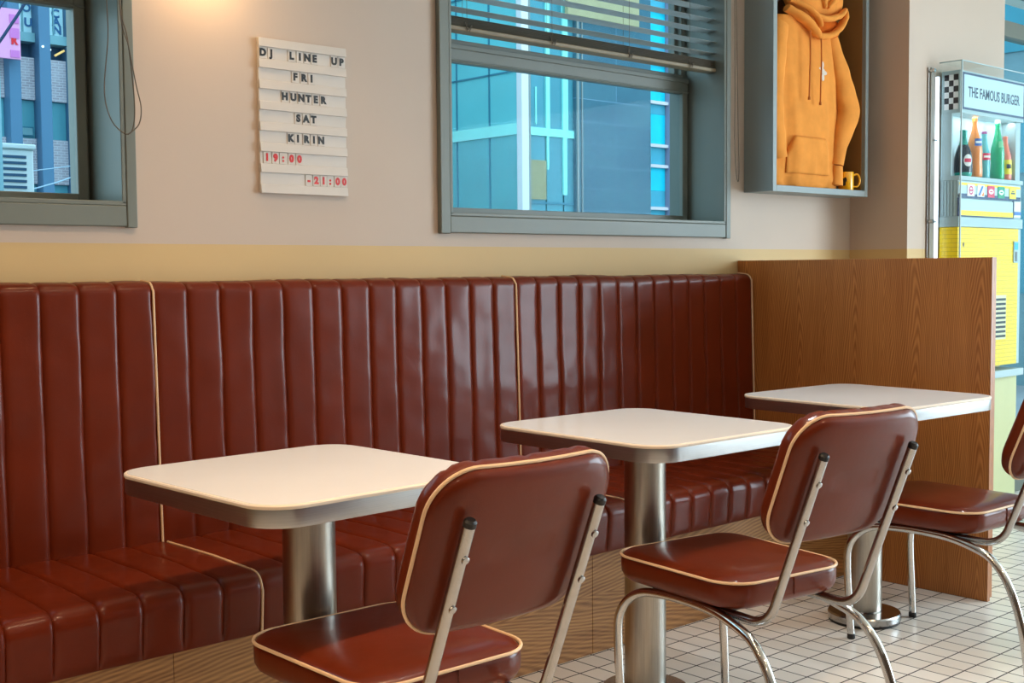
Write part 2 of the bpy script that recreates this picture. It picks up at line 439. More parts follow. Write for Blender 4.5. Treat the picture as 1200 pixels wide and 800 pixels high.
# profiles run so that the outward normal is (-dz, dy): bottom front -> up -> over -> back
back_p = smooth_profile([(3.10, .40), (3.058, .42), (3.080, 1.168), (3.156, 1.176), (3.156, .40)], [.02, .03, .012])
seat_p = smooth_profile([(2.66, .325), (2.572, .325), (2.562, .470), (2.80, .474), (3.11, .468), (3.11, .325)], [.006, .045, .3, .01])
def puffs(prof, kind):
    out = []
    for (y, z) in prof:
        if kind == 'back': out.append(max(0, min(1, (3.15-y)/.02))*max(0.15, min(1, (z-.41)/.05)))
        else: out.append((1 if y < 3.09 else 0)*max(0, min(1, (z-.325)/.02)))
    return out
secs = [(0.18, 1.497, 13), (1.497, 2.818, 13), (2.818, 4.140, 13)]
for k, (a, b, n) in enumerate(secs):
    bo = channelled('backrest_panel', a, b, n, back_p, puffs(back_p, 'back'), 3.3+k*7, .0046)
    so = channelled('seat_cushion', a+.012, b+.012 if k < 2 else b, n, seat_p, puffs(seat_p, 'seat'), 9.1+k*5, .0055)
    # piping at the right seam
    off = .004
    pth = [(b-OX, y-off*1.0-OY if z < 1.15 else y-OY, z+(off if z > 1.1 else 0)) for (y, z) in back_p if (y < 3.15 and z > .43)]
    MB().tube(pth, .0034, 8).build('piping', M['piping'], bo, label='cream piping')
    bx = (b+.012 if k < 2 else b+.002)
    pth = [(bx-OX, y-(.004 if z < .44 else 0)-OY, z+(.004 if z > .44 else 0)) for (y, z) in seat_p if y < 3.06 and (z > .33) and not (y > 2.6 and z < .44)]
    MB().tube(pth, .0034, 8).build('piping', M['piping'], so, label='cream piping')

# ------------------------------------------------------------------ partition
p = thing('booth_partition', 'upright oak veneered screen at the right end of the banquette', 'partition', (4.17, 2.6, 0))
px, py = 4.17, 2.6
MB().box(4.155-px, 4.172-px, 2.053-py, 3.158-py, 0, 1.231).build('face_panel', M['oak_v'], p, bevel=.0012)
MB().box(4.1725-px, 4.188-px, 2.05-py, 3.158-py, .012, 1.231).build('rear_panel', M['oak_edge'], p, bevel=.0012)
MB().box(4.1545-px, 4.1725-px, 2.050-py, 2.0528-py, 0, 1.2312).build('edge_band', M['oak_edge'], p, label='pale edge band')

# ------------------------------------------------------------------ tables
def make_table(w, d, label, loc, rot):
    t = thing('pedestal_table', label, 'table', loc, rot, 'square pedestal tables along the bench')
    r = .085
    loops = [rrect(w-.03, d-.03, r-.015, 0.7260), rrect(w-.004, d-.004, r-.002, 0.7260), rrect(w-.002, d-.002, r-.001, 0.7290), rrect(w-.002, d-.002, r-.001, 0.7610)]
    MB().loft(loops).build('edge_band', M['alu'], t, angle=35, label='brushed aluminium edge')
    loops = [rrect(w, d, r, 0.7612), rrect(w+.002, d+.002, r+.001, 0.7630), rrect(w+.002, d+.002, r+.001, 0.7670), rrect(w-.002, d-.002, r-.001, 0.7695), rrect(w-.008, d-.008, r-.004, 0.7700)]
    MB().loft(loops, cap1=True).build('edge_lip', M['lip'], t, angle=35, label='cream lip')
    loops = [rrect(w-.012, d-.012, r-.006, 0.7695), rrect(w-.012, d-.012, r-.006, 0.7706)]
    MB().loft(loops).build('tabletop', M['laminate'], t, angle=35, label='white laminate top')
    MB().lathe([(.0575, .036), (.0575, 0.7100)], 48).build('pedestal', M['steel'], t, angle=35, label='brushed steel column')
    MB().lathe([(.10, 0.7100), (.10, 0.7255)], 32).build('mounting_plate', M['black'], t, angle=35)
    MB().lathe([(.119, .010), (.121, .013), (.121, .030), (.118, .035), (.08, .037), (.062, .038), (.0577, .042)], 56).build('base', M['satin'], t, angle=30)
    MB().lathe([(.115, 0), (.117, .002), (.117, .010)], 48).build('base_ring', M['black'], t, angle=30, label='black rubber ring')
    return t
make_table(.603, .622, 'white topped square pedestal table nearest the camera, below the letter board', (1.440, 2.245, 0), R(2.0))
make_table(.603, .634, 'white topped pedestal table in the middle, between the other two tables', (2.532, 2.240, 0), R(-1.1))
make_table(.603, .634, 'white topped pedestal table standing right beside the oak partition', (3.640, 2.231, 0), R(-3.2))

# ------------------------------------------------------------------ chairs
def make_chair(label, loc, rot):
    t = thing('diner_chair', label, 'chair', loc, rot, 'chrome diner chairs at the tables')
    # seat cushion
    sw, sd, sr = .425, .450, .085
    def lp(s, z, dy=0): return [(x*s, y*s+dy, z) for x, y, z in rrect(sw, sd, sr, z, 10, sw*.93)]
    def ins(i, z):
        return rrect(sw-2*i, sd-2*i, max(.01, sr-i), z, 10, (sw*.93)-2*i)
    loops = [ins(.06, .396), ins(.036, .397), ins(.022, .401), ins(.008, .411), ins(.001, .424), ins(0, .440), ins(0, .454), ins(.002, .462), ins(.008, .468), ins(.016, .473), ins(.03, .477), ins(.05, .480), ins(.08, .482)]
    s = .62
    b = loops[-1]
    for s, z in ((.78, .4835), (.55, .4845), (.3, .485), (.1, .485)): loops.append([(x*s, y*s, z) for x, y, _ in b])
    seat = MB().loft(loops).build('seat', M['leather'], t, angle=60)
    MB().tube(resample([(x, y, .4665) for x, y, _ in ins(.0, 0)], .012, True), .0036, 8, closed=True).build('piping', M['piping'], seat, label='cream piping')
    for sy in (1, -1): MB().tube([(0.0, sy*(sd/2+.0005), .42), (0.0, sy*(sd/2+.0012), .44), (0, sy*(sd/2), .463)], .0016, 6).build('side_seam', M['leather'], seat)
    MB().box(-.155, .155, -.16, .16, .386, .3975).build('seat_board', M['black'], t, bevel=.004)
    # side hoops : front leg, rail and rear leg
    for sx in (-1, 1):
        def X(f): return sx*f
        pts = [(X(.183), .200, .012), (X(.186), .207, .12), (X(.187), .214, .25), (X(.186), .207, .305), (X(.180), .180, .346), (X(.172), .130, .374), (X(.165), .05, .3835), (X(.163), -.05, .385), (X(.166), -.13, .381), (X(.172), -.205, .367), (X(.178), -.265, .345), (X(.184), -.312, .300), (X(.188), -.345, .240), (X(.191), -.370, .165), (X(.193), -.386, .085), (X(.194), -.396, .012)]
        leg = MB().tube(catmull(pts, 6), .0118, 14).build('side_frame', M['chrome'], t, angle=60, label='chrome tube leg hoop')
        for (lx, ly) in ((.183, .2), (.194, -.397)):
            MB().lathe([(.0105, 0), (.0128, .003), (.0128, .016), (.0119, .018)], 16, (sx*lx, ly, 0)).build('foot_cap', M['black'], leg, label='black rubber foot')
    for yy in (.105, -.115):
        MB().tube([(-.165, yy, .381), (.165, yy, .381)], .0085, 10).build('cross_bar', M['chrome'], t, angle=60)
    # back posts
    for sx in (-1, 1):
        pts = fillet([(sx*.148, -.06, .384), (sx*.148, -.285, .382), (sx*.148, -.447, .790)], [.085], 14)
        post = MB().tube(pts, .0112, 14, flat=1.0).build('back_post', M['satin'], t, angle=60, label='chrome back post')
        d = (Vector((sx*.148, -.447, .790))-Vector((sx*.148, -.285, .382))).normalized()
        e = Vector((sx*.148, -.447, .790))
        MB().tube([e-d*.004, e+d*.005, e+d*.009], [.0116, .0116, .008], 14).build('end_cap', M['black'], post, label='black plug')
        for q in (.062, .158):
            c = e-d*q; n = Vector((0, d.z, -d.y))*-1
            MB().tube([c+n*.010, c+n*.0135, c+n*.0150], [.0075, .0072, .004], 12).build('bolt', M['satin'], post)
    # backrest, built in a frame leaning with the posts
    B = bpy.data.objects.new('tmp', None)
    lean = math.atan2(.162, .408)
    cx, cy, cz = 0, -.419, .715   # on the post line
    Rm = Matrix.Rotation(lean, 4, 'X')
    def W(x, y, z): # y: forward from the post front, z: along the post
        yy = y + .012 - .30*x*x*0 + .35*x*x
        v = Rm @ Vector((x, yy, z)); return (v.x+cx, v.y+cy, v.z+cz)
    bw, bh, br = .412, .320, .085
    def outl(i, y, rib=False):
        P = rrect(bw-2*i, bh-2*i, max(.012, br-i), 0, 12)
        out = []
        Q = resample(P, .012, True)
        for v in Q:
            x, z = v.x, v.y
            k = 0
            if rib:
                top = max(0, (z/(bh/2)-.55)/.45)
                k = .0035*top*max(0, 1-abs(((x/.0475) % 1.0)-.5)/.13 if False else max(0, 1-abs((x/.0475-round(x/.0475)))/.16))
                corner = max(0, min(1, (abs(x)-bw/2+.075)/.03))*max(0, min(1, (z+.0)/.05))
                k += .0016*corner*math.sin(x*900+z*420)
            out.append((x, z*(1-k/(bh/2)), y))
        return [W(x, y, z) for x, z, y in out]
    n0 = len(resample(rrect(bw, bh, br, 0, 12), .012, True))
    def outl2(i, y, rib=False):
        base = resample(rrect(bw, bh, br, 0, 12), .012, True)
        fx, fz = (bw-2*i)/bw, (bh-2*i)/bh
        out = []
        for v in base:
            x, z = v.x*fx, v.y*fz; k = 0
            if rib:
                top = max(0, (z/(bh/2)-.55)/.45)
                k = .004*top*max(0, 1-abs((x/.053-round(x/.053)))/.14)
                corner = max(0, min(1, (abs(x)-bw/2+.085)/.03))*max(0, min(1, (z-.01)/.05))
                k += .0011*corner*math.sin(x*700+z*700)
            nx, nz = (x/(bw/2)), (z/(bh/2))
            out.append(W(x, y, z-k*(1 if z > 0 else -1)))
        return out
    lo = []
    b = [(.96, 0.0)]
    for i, y, rb in ((.20, .001, 0), (.13, .0005, 0), (.06, .0005, 0), (.028, .0015, 0), (.014, .004, 0), (.005, .010, 0), (.001, .018, 0), (0, .024, 1), (-.001, .034, 1), (0, .046, 1), (.004, .055, 1), (.012, .062, 1), (.024, .066, 1), (.05, .069, 0), (.085, .070, 0), (.125, .071, 0)):
        if i > .13: lo.append(outl2(.134, y)); continue
        lo.append(outl2(i, y, bool(rb)))
    back = MB().loft(lo).build('backrest', M['leather'], t, angle=60)
    pp = outl2(-.001, .0225)
    MB().tube(pp, .0036, 8, closed=True).build('piping', M['piping'], back, label='cream piping')
    bpy.data.objects.remove(B)
    return t
ch = make_chair('brown diner chair with cream piping nearest the camera, at the front table', (1.424, 1.938, 0), R(-1.5))
dup(ch, (2.470, 1.905, 0), R(-8.5), 'brown diner chair with cream piping at the middle table, seen whole')
dup(ch, (3.604, 1.942, 0), R(-1.5), 'brown diner chair by the partition, cut off by the right edge of the photo')

# ------------------------------------------------------------------ letter board
bx, bz, by = 1.878, 1.432, YW
lb = thing('sign_board', 'white plastic letter board with seven slotted rows hung on the wall between the windows', 'sign', (2.029, YW, 1.432))
ox, oy, oz = 2.029, YW, 1.432
MB().box(-.152, .152, -.010, -.0005, 0, .449).build('back_plate', M['board'], lb, bevel=.001)
pit = .0606
for i in range(8):
    zt = .449 - i*pit
    m = MB(); z0 = zt-.026
    vs = []
    for x in (-.1525, .1525):
        vs += [(x, -.0095, z0), (x, -.0165, z0), (x, -.0170, z0+.002), (x, -.0145, zt-.002), (x, -.0135, zt), (x, -.0095, zt)]
    fs = [tuple(range(6)), tuple(range(11, 5, -1))]+[(k, 6+k, 6+(k+1) % 6, (k+1) % 6) for k in range(6)]
    m.add(vs, fs); m.build('ledge', M['board'], lb, bevel=.0006, angle=30)
rows = [('DJ LINE UP', [('D', 75), ('J', 112), ('L', 200), ('I', 237), ('N', 270), ('E', 303), ('U', 393), ('P', 427)], 0),
        ('FRI', [('F', 215), ('R', 253), ('I', 288)], 0), ('HUNTER', [('H', 167), ('U', 205), ('N', 240), ('T', 272), ('E', 305), ('R', 340)], 0),
        ('SAT', [('S', 225), ('A', 260), ('T', 294)], 0), ('KIRIN', [('K', 190), ('I', 222), ('R', 260), ('I', 294), ('N', 327)], 0),
        ('19:00', [('1', 85), ('9', 122), (':', 155), ('0', 192), ('0', 227)], 1), ('-21:00', [('-', 268), ('2', 302), ('1', 335), (':', 366), ('0', 401), ('0', 432)], 1)]
ordw = ['top', 'second', 'third', 'fourth', 'fifth', 'sixth', 'bottom']; nth = ['first', 'second', 'third', 'fourth', 'fifth', 'sixth', 'seventh', 'eighth']
words = {':': 'colon', '-': 'dash'}
for i, (word, ls, red) in enumerate(rows):
    zc = oz + .449 - i*pit - .026 - .0173
    for j, (chx, u) in enumerate(ls):
        x = 1.878 + (u-58)/(445-58)*.302
        col = 'red' if red else 'black'
        L = MB().box(x-.0115, x+.0115, YW-.0122, YW-.0104, zc-.0165, zc+.0165).build('letter_tile', M['tile_clear'], None, smooth=False)
        tag(L, f'{col} {words.get(chx, "character "+chx)} tile, {nth[j]} from the left on the {ordw[i]} row of the letter board', 'letter', 'letter tiles on the board')
        g = MB(); put_text(g, chx, .0285, (x, YW-.0126, zc), .0005, .0018)
        g.build('character', M['ink_red'] if red else M['ink_black'], L, smooth=False)

# ------------------------------------------------------------------ blind of window 2 and cords
bl = thing('venetian_blind', 'grey venetian blind pulled partly up over the window right of the letter board', 'blind', (3.32, 3.21, 2.43))
bx0, by0, bz0 = 3.32, 3.21, 2.43
MB().box(-.725, .725, -.03, .03, -.03, .005).build('head_rail', M['rail'], bl, bevel=.003)
def slat(z, tilt, x0=-.722, x1=.722, wd=.05):
    vs = []
    n = 5
    for x in (x0, x1):
        for k in range(n):
            s = (k/(n-1)-.5)*wd; arch = .004*(1-(2*k/(n-1)-1)**2)
            vs.append((x, s*math.cos(tilt)-arch*math.sin(tilt), z+s*math.sin(tilt)+arch*math.cos(tilt)))
        for k in range(n-1, -1, -1):
            s = (k/(n-1)-.5)*wd; arch = .004*(1-(2*k/(n-1)-1)**2)-.0008
            vs.append((x, s*math.cos(tilt)-arch*math.sin(tilt), z+s*math.sin(tilt)+arch*math.cos(tilt)))
    N = 2*n
    fs = [tuple(range(N)), tuple(range(2*N-1, N-1, -1))]+[(k, N+k, N+(k+1) % N, (k+1) % N) for k in range(N)]
    return MB().add(vs, fs)
zb = 2.003-bz0
MB().box(-.722, .722, -.027, .027, zb, zb+.016).build('bottom_rail', M['rail'], bl, bevel=.004)
for k in range(6): slat(zb+.020+k*.0052, 0).build('stacked_slat', M['rail'], bl, angle=60)
z = zb+.075
while z < -.04:
    slat(z, R(-6)).build('slat', M['slat'], bl, angle=60); z += .0455
for xx in (-.62, -.22, .19, .55):
    MB().tube([(xx, -.029, zb), (xx, -.030, -.03)], .0008, 5).build('ladder_cord', M['cord'], bl)
    MB().tube([(xx+.03, .029, zb), (xx+.03, .030, -.03)], .0008, 5).build('ladder_cord', M['cord'], bl)
    MB().tube(catmull([(xx-.012, -.030, zb+.03), (xx+.0, -.034, zb+.006), (xx+.02, -.031, zb+.02), (xx+.008, -.033, zb+.0)], 6), .0016, 6).build('cord_knot', M['cord'], bl)
def cord(pts, label, grp=None):
    o = MB().tube(catmull(pts, 8), .0017, 6).build('blind_cord', M['cord'], None)
    tag(o, label, 'cord', grp)
cy_ = 3.128
cord([(1.405, 3.135, 2.40), (1.413, 3.130, 1.93), (1.412, 3.125, 1.82), (1.396, 3.12, 1.68), (1.410, 3.115, 1.605), (1.445, 3.11, 1.570), (1.468, 3.11, 1.585), (1.474, 3.11, 1.66), (1.462, 3.115, 1.82), (1.446, 3.125, 1.94), (1.44, 3.135, 2.40)], 'thin grey pull cord hanging in a loop over the left window casing')
cord([(1.443, 3.13, 2.40), (1.444, 3.12, 1.92), (1.463, 3.112, 1.80), (1.478, 3.105, 1.70), (1.488, 3.10, 1.64), (1.480, 3.10, 1.595), (1.452, 3.105, 1.568)], 'second thin cord strand crossing the outer edge of the left window casing')
cord([(4.080, 3.12, 2.42), (4.077, 3.115, 1.95), (4.070, 3.11, 1.72), (4.078, 3.11, 1.60), (4.10, 3.115, 1.555), (4.112, 3.12, 1.62), (4.105, 3.12, 1.8), (4.102, 3.13, 2.42)], 'thin grey pull cord looped beside the orange hoodie case, over the window casing')

# ------------------------------------------------------------------ display case, hoodie, mug
X0, X1, Y0, Z0, Z1 = 4.197, 4.912, 3.012, 1.516, 2.62
dc = thing('display_case', 'open blue grey wall box holding an orange hoodie', 'display case', (4.555, YW, Z0))
cxo = Vector((4.555, YW, Z0))
def cb(m, *a): return m.box(a[0]-cxo.x, a[1]-cxo.x, a[2]-cxo.y, a[3]-cxo.y, a[4]-cxo.z, a[5]-cxo.z)
T_ = .02
cb(MB(), X0, X0+T_, Y0+.004, YW-.001, Z0, Z1).build('side_panel', M['case_paint'], dc, bevel=.001)
cb(MB(), X1-T_, X1, Y0+.004, YW-.001, Z0, Z1).build('side_panel', M['case_paint'], dc, bevel=.001)
cb(MB(), X0+T_, X1-T_, Y0+.004, YW-.001, Z0, Z0+T_).build('bottom_panel', M['case_paint'], dc, bevel=.001)
cb(MB(), X0+T_, X1-T_, Y0+.004, YW-.001, Z1-T_, Z1).build('top_panel', M['case_paint'], dc, bevel=.001)
cb(MB(), X0+T_, X1-T_, YW-.012, YW-.002, Z0+T_, Z1-T_).build('back_panel', M['case_back'], dc)
cb(MB(), X1-T_-.004, X1-T_, Y0+.02, YW-.012, Z0+T_, Z1-T_).build('lining', M['case_back'], dc)
fm = MB(); cb(fm, X0-.001, X0+.026, Y0, Y0+.006, Z0-.001, Z1); cb(fm, X1-.022, X1+.001, Y0, Y0+.006, Z0-.001, Z1); cb(fm, X0+.026, X1-.022, Y0, Y0+.006, Z0-.001, Z0+.026); cb(fm, X0+.026, X1-.022, Y0, Y0+.006, Z1-.026, Z1)
fm.build('front_frame', M['case_paint'], dc, bevel=.0015)

ho = thing('hoodie', 'orange hooded sweatshirt with drawcords hanging in the wall box', 'hoodie', (4.53, 3.085, 1.545))
HX, HY, HZ = 4.53, 3.085, 1.545
def body_dims(z):
    q = (z-1.545)/(2.26-1.545)
    nar = max(0, q-.85)/.15
    xl = 4.262+.005*q+.05*nar; xr = 4.775-.02*q-.045*nar
    return (xl+xr)/2, (xr-xl)/2, .046+.006*math.sin(q*5)
def fold(x, z):
    # soft cloth folds running down from the chest, bunched over the hem band
    f = .011*noise.noise((x*8, z*1.8, 3)) + .007*noise.noise((x*20+z*3, z*3, 8)) + .003*noise.noise((x*45, z*9, 5))
    f -= .014*math.exp(-((x-4.655-.10*(2.0-z)*.3)/.022)**2)*max(0, min(1, (2.12-z)/.4))
    f -= .010*math.exp(-((x-4.36+.12*(z-1.7)*.4)/.016)**2)*max(0, min(1, (2.05-z)/.3))
    if z < 1.68: f += .007*math.sin(x*48+z*30)*(1.68-z)/.12
    return f
def front_y(x, z):
    c, w, dep = body_dims(z)
    u = min(1, abs(x-c)/w)**(1/.75); sa = math.sqrt(max(0, 1-u*u))
    return min(3.143, max(3.022, HY+.004-dep*sa**.8-fold(x, z)*min(1, sa*2)))
def body_loop(z, n=56):
    c, w, dep = body_dims(z); out = []
    for k in range(n):
        a = 2*PI*k/n; ca, sa = math.cos(a), math.sin(a)
        x = c+w*math.copysign(abs(ca)**.75, ca)
        y = front_y(x, z) if sa > 0 else min(3.143, HY+.004+dep*abs(sa)**.8)
        if z < 1.585 and sa > 0: y += .007*min(1, (1.585-z)/.012)
        out.append((x-HX, y-HY, z-HZ))
    return out
loops = [body_loop(1.545+.715*i/60) for i in range(61)]
MB().loft(loops).build('body', M['hoodie'], ho, angle=80)
def sleeve(pts, rs):
    P = catmull(pts, 8); Rr = []
    m = len(pts)
    for i in range(len(P)):
        t = i/(len(P)-1)*(m-1); k = min(m-2, int(t)); Rr.append(rs[k]+(rs[k+1]-rs[k])*(t-k))
    mb = MB(); mb.tube([(p.x-HX, p.y-HY, p.z-HZ) for p in P], Rr, 20, flat=.62, up=(1, 0, 0))
    mb.v = [(x+.006*noise.noise((x*16, z*16, 2)), y+.007*noise.noise((x*18, z*14, 5)), z) for x, y, z in mb.v]
    return mb
sleeve([(4.705, 3.075, 2.215), (4.742, 3.064, 2.10), (4.785, 3.054, 1.975), (4.800, 3.046, 1.892), (4.778, 3.048, 1.825), (4.745, 3.052, 1.74), (4.733, 3.055, 1.65)], [.036, .050, .062, .070, .060, .048, .040]).build('sleeve', M['hoodie'], ho, angle=80)
sleeve([(4.735, 3.055, 1.645), (4.732, 3.055, 1.60), (4.730, 3.055, 1.562)], [.036, .036, .034]).build('cuff', M['hoodie'], ho, angle=80)
sleeve([(4.33, 3.075, 2.22), (4.290, 3.06, 2.10), (4.272, 3.055, 1.97), (4.268, 3.05, 1.86), (4.285, 3.052, 1.74), (4.30, 3.055, 1.66)], [.045, .046, .044, .042, .042, .04]).build('sleeve', M['hoodie'], ho, angle=80)
# hood : drooping dome, thick rim and lining
def ell(c, r, n=28, k=18):
    mb = MB(); pr = []
    for i in range(k+1):
        a = -PI/2+PI*i/k
        pr.append((math.cos(a), math.sin(a)))
    vs = []; fs = []
    for i, (cr, sz) in enumerate(pr):
        for j in range(n):
            b = 2*PI*j/n
            x, y, z = c[0]+r[0]*cr*math.cos(b), c[1]+r[1]*cr*math.sin(b), c[2]+r[2]*sz
            d = .010*noise.noise((x*14, y*14, z*14))
            vs.append((x-HX+d, y-HY+d*.6, z-HZ+d))
    for i in range(k):
        for j in range(n):
            l = (j+1) % n; fs.append((i*n+j, i*n+l, (i+1)*n+l, (i+1)*n+j))
    return mb.add(vs, fs)
hood = ell((4.575, 3.080, 2.372), (.215, .062, .118)).build('hood', M['hoodie'], ho, angle=80)
def soft(pts, r0, r1, name, n=6, m='hoodie'):
    P = catmull(pts, n); k = len(P)-1
    mb = MB().tube([(p.x-HX, p.y-HY, p.z-HZ) for p in P], [r0+(r1-r0)*math.sin(PI*i/k) for i in range(k+1)], 14, flat=.7, up=(0, 1, 0))
    mb.v = [(x+.004*noise.noise((x*30, z*30, 4)), y, z+.004*noise.noise((x*30, z*30, 9))) for x, y, z in mb.v]
    return mb.build(name, M[m], ho, angle=80)
# collar : left drape, neck point, right edge of the opening
soft([(4.345, 3.055, 2.285), (4.40, 3.035, 2.262), (4.455, 3.024, 2.236), (4.505, 3.022, 2.205), (4.525, 3.024, 2.190)], .022, .026, 'collar')
soft([(4.510, 3.024, 2.192), (4.560, 3.024, 2.188), (4.625, 3.022, 2.200), (4.695, 3.024, 2.238), (4.755, 3.036, 2.290), (4.780, 3.050, 2.325)], .014, .022, 'collar')
# hanging front edge of the hood over the opening
soft([(4.36, 3.050, 2.320), (4.42, 3.030, 2.306), (4.475, 3.018, 2.286), (4.520, 3.012, 2.252), (4.535, 3.014, 2.225)], .014, .018, 'hood_rim')
soft([(4.500, 3.014, 2.270), (4.560, 3.010, 2.262), (4.630, 3.012, 2.272), (4.700, 3.020, 2.298), (4.765, 3.040, 2.330)], .012, .020, 'hood_rim')
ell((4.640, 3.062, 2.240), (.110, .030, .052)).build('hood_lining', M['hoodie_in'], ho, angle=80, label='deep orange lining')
soft([(4.60, 3.022, 2.315), (4.635, 3.018, 2.345), (4.69, 3.024, 2.372), (4.74, 3.040, 2.41)], .010, .018, 'hood_fold')
soft([(4.585, 3.022, 2.312), (4.555, 3.018, 2.345), (4.525, 3.022, 2.38), (4.50, 3.035, 2.42)], .010, .018, 'hood_fold')
for (xa, xb, zt, zb_) in ((4.462, 4.455, 2.20, 1.915), (4.545, 4.538, 2.175, 1.90)):
    dcd = MB().tube([(p.x-HX, p.y-HY, p.z-HZ) for p in catmull([(xa, 3.016, zt), (xa, 3.014, zt-.1), (xb+.002, 3.013, zb_+.1), (xb, 3.014, zb_)], 6)], .0035, 8).build('drawcord', M['drawcord'], ho)
    MB().tube([(xb-HX, 3.014-HY, zb_+.006-HZ), (xb-HX, 3.014-HY, zb_-.006-HZ)], .0058, 8).build('knot', M['drawcord'], dcd)
# pocket
pk = MB(); vs = []; n = 16
for i in range(n+1):
    for j in range(n+1):
        s, t_ = i/n, j/n; z = 1.60+.155*t_; half = .155-.04*max(0, (t_-.45)/.55); x = 4.50+(2*s-1)*half
        edge = min(1, min(s, 1-s)*14, min(t_, 1-t_)*14)
        vs.append((x-HX, front_y(x, z)+.001-.0035*edge-HY, z-HZ))
pk.add(vs, [(i*(n+1)+j, (i+1)*(n+1)+j, (i+1)*(n+1)+j+1, i*(n+1)+j+1) for i in range(n) for j in range(n)])
pk.build('pouch_pocket', M['hoodie'], ho, angle=80).modifiers.new('solid', 'SOLIDIFY').thickness = -.006
# small white chest mark : four blobs
lg = MB()
for (dx, dz, rx, rz) in ((0, .028, .010, .016), (-.016, 0.004, .009, .014), (.018, -.004, .017, .009), (.002, -.024, .010, .016), (.004, .002, .012, .012)):
    k = 14; c = (4.600+dx-HX, 3.0175-HY, 2.045+dz-HZ)
    yy = front_y(4.60+dx, 2.045+dz)-HY-.0015
    ring_ = [(c[0]+rx*math.cos(2*PI*i/k), c[2]+rz*math.sin(2*PI*i/k)) for i in range(k)]
    lg.add([(c[0], yy, c[2])]+[(x_, yy, z_) for x_, z_ in ring_]+[(x_, yy+.004, z_) for x_, z_ in ring_],
           [(0, 1+i, 1+(i+1) % k) for i in range(k)]+[(1+i, 1+k+i, 1+k+(i+1) % k, 1+(i+1) % k) for i in range(k)])
lg.build('chest_mark', M['white'], ho, smooth=False, label='white chest mark')
hk = MB().tube([(p.x-HX, p.y-HY, p.z-HZ) for p in catmull([(4.30, 3.11, 2.30), (4.42, 3.10, 2.37), (4.53, 3.10, 2.42), (4.64, 3.10, 2.37), (4.76, 3.11, 2.30)], 6)], .012, 8)
hk.tube([(p.x-HX, p.y-HY, p.z-HZ) for p in catmull([(4.53, 3.10, 2.42), (4.53, 3.10, 2.50), (4.55, 3.10, 2.54), (4.56, 3.10, 2.596)], 6)], .003, 6)
hk = hk.build('coat_hanger', M['hanger'], None); hk.location = (HX, HY, HZ)
tag(hk, 'dark coat hanger inside the shoulders of the orange hoodie', 'hanger')

mg = thing('mug', 'small yellow mug with a dark print standing beside the hoodie in the wall box', 'mug', (4.818, 3.064, 1.5365), R(-35))
MB().lathe([(.006, .006), (.028, .0), (.032, .003), (.0335, .010), (.0345, .086), (.0335, .088), (.032, .086), (.031, .012), (.004, .010)], 32).build('cup', M['mug'], mg, angle=50)
MB().tube(catmull([(.033, -.004, .074), (.05, -.006, .078), (.060, -.008, .062), (.060, -.008, .040), (.050, -.006, .024), (.033, -.004, .024)], 6), .0045, 10).build('handle', M['mug'], mg)
mp_ = MB()
for (a, z, ra, rz) in ((-2.25, .045, .30, .014), (-2.05, .052, .2, .012), (-2.45, .040, .2, .010), (-2.2, .034, .22, .009)):
    k = 14; vs = [(.0349*math.cos(a), .0349*math.sin(a), z)]
    for i in range(k):
        aa = a+ra*math.cos(2*PI*i/k); vs.append((.0349*math.cos(aa), .0349*math.sin(aa), z+rz*math.sin(2*PI*i/k)))
    mp_.add(vs, [(0, 1+i, 1+(i+1) % k) for i in range(k)])
mp_.build('print', M['ink_black'], mg, smooth=False, label='dark print')
# ------------------------------------------------------------------ drinks machine in its acrylic case
M['lit'] = mat('glowing_white_panel', (170, 200, 208), .5, emit=(214, 240, 250), estr=.16, var=.02)  # glow for the backlit sign; on the bay back it stands in for light
M['lit_tube'] = mat('white_led_tube', (240, 245, 250), .4, emit=(215, 235, 255), estr=2.2)
M['mwhite'] = mat('white_machine_plastic', (172, 194, 198), .4, var=.03)
M['frame_blue'] = mat('dark_blue_sign_frame', (44, 62, 104), .4, var=.05)
M['gridw'] = mat('white_checker', (236, 236, 236), .4); M['gridk'] = mat('black_checker', (26, 12, 14), .4)
def brick_mat():
    m, nt, b = newmat('yellow_brick_panel')
    tc = nd(nt, 'ShaderNodeTexCoord'); sp = nd(nt, 'ShaderNodeSeparateXYZ'); lk(nt, tc.outputs['Object'], sp.inputs[0])
    cbx = nd(nt, 'ShaderNodeCombineXYZ'); lk(nt, mth(nt, 'ADD', sp.outputs[0], sp.outputs[1]), cbx.inputs[0]); lk(nt, sp.outputs[2], cbx.inputs[1])
    br = nd(nt, 'ShaderNodeTexBrick'); lk(nt, cbx.outputs[0], br.inputs['Vector']); br.inputs['Scale'].default_value = 1
    br.inputs['Brick Width'].default_value = .064; br.inputs['Row Height'].default_value = .0195; br.inputs['Mortar Size'].default_value = .0009
    br.inputs['Color1'].default_value = (*s2l((240, 208, 0)), 1); br.inputs['Color2'].default_value = (*s2l((234, 200, 0)), 1); br.inputs['Mortar'].default_value = (*s2l((186, 156, 0)), 1)
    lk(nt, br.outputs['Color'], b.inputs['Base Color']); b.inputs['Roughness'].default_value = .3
    lk(nt, br.outputs['Color'], b.inputs['Emission Color']); b.inputs['Emission Strength'].default_value = .12  # brick colour also emits faintly, standing in for light inside the case
    return m
M['brick'] = brick_mat()
M['sage'] = mat('pale_sage_panel', (196, 198, 150), .5, var=.03)
M['flat_yellow'] = mat('yellow_strip', (252, 224, 8), .4, emit=(252, 224, 8), estr=.08)
def solid(n, c, r=.35, **k): return mat(n, c, r, **k)
vx, vy = 5.575, 2.80
vm = thing('drinks_machine', 'yellow and white display machine headed THE FAMOUS BURGER, in a clear case on the pillar', 'vending machine', (vx, vy, 0))
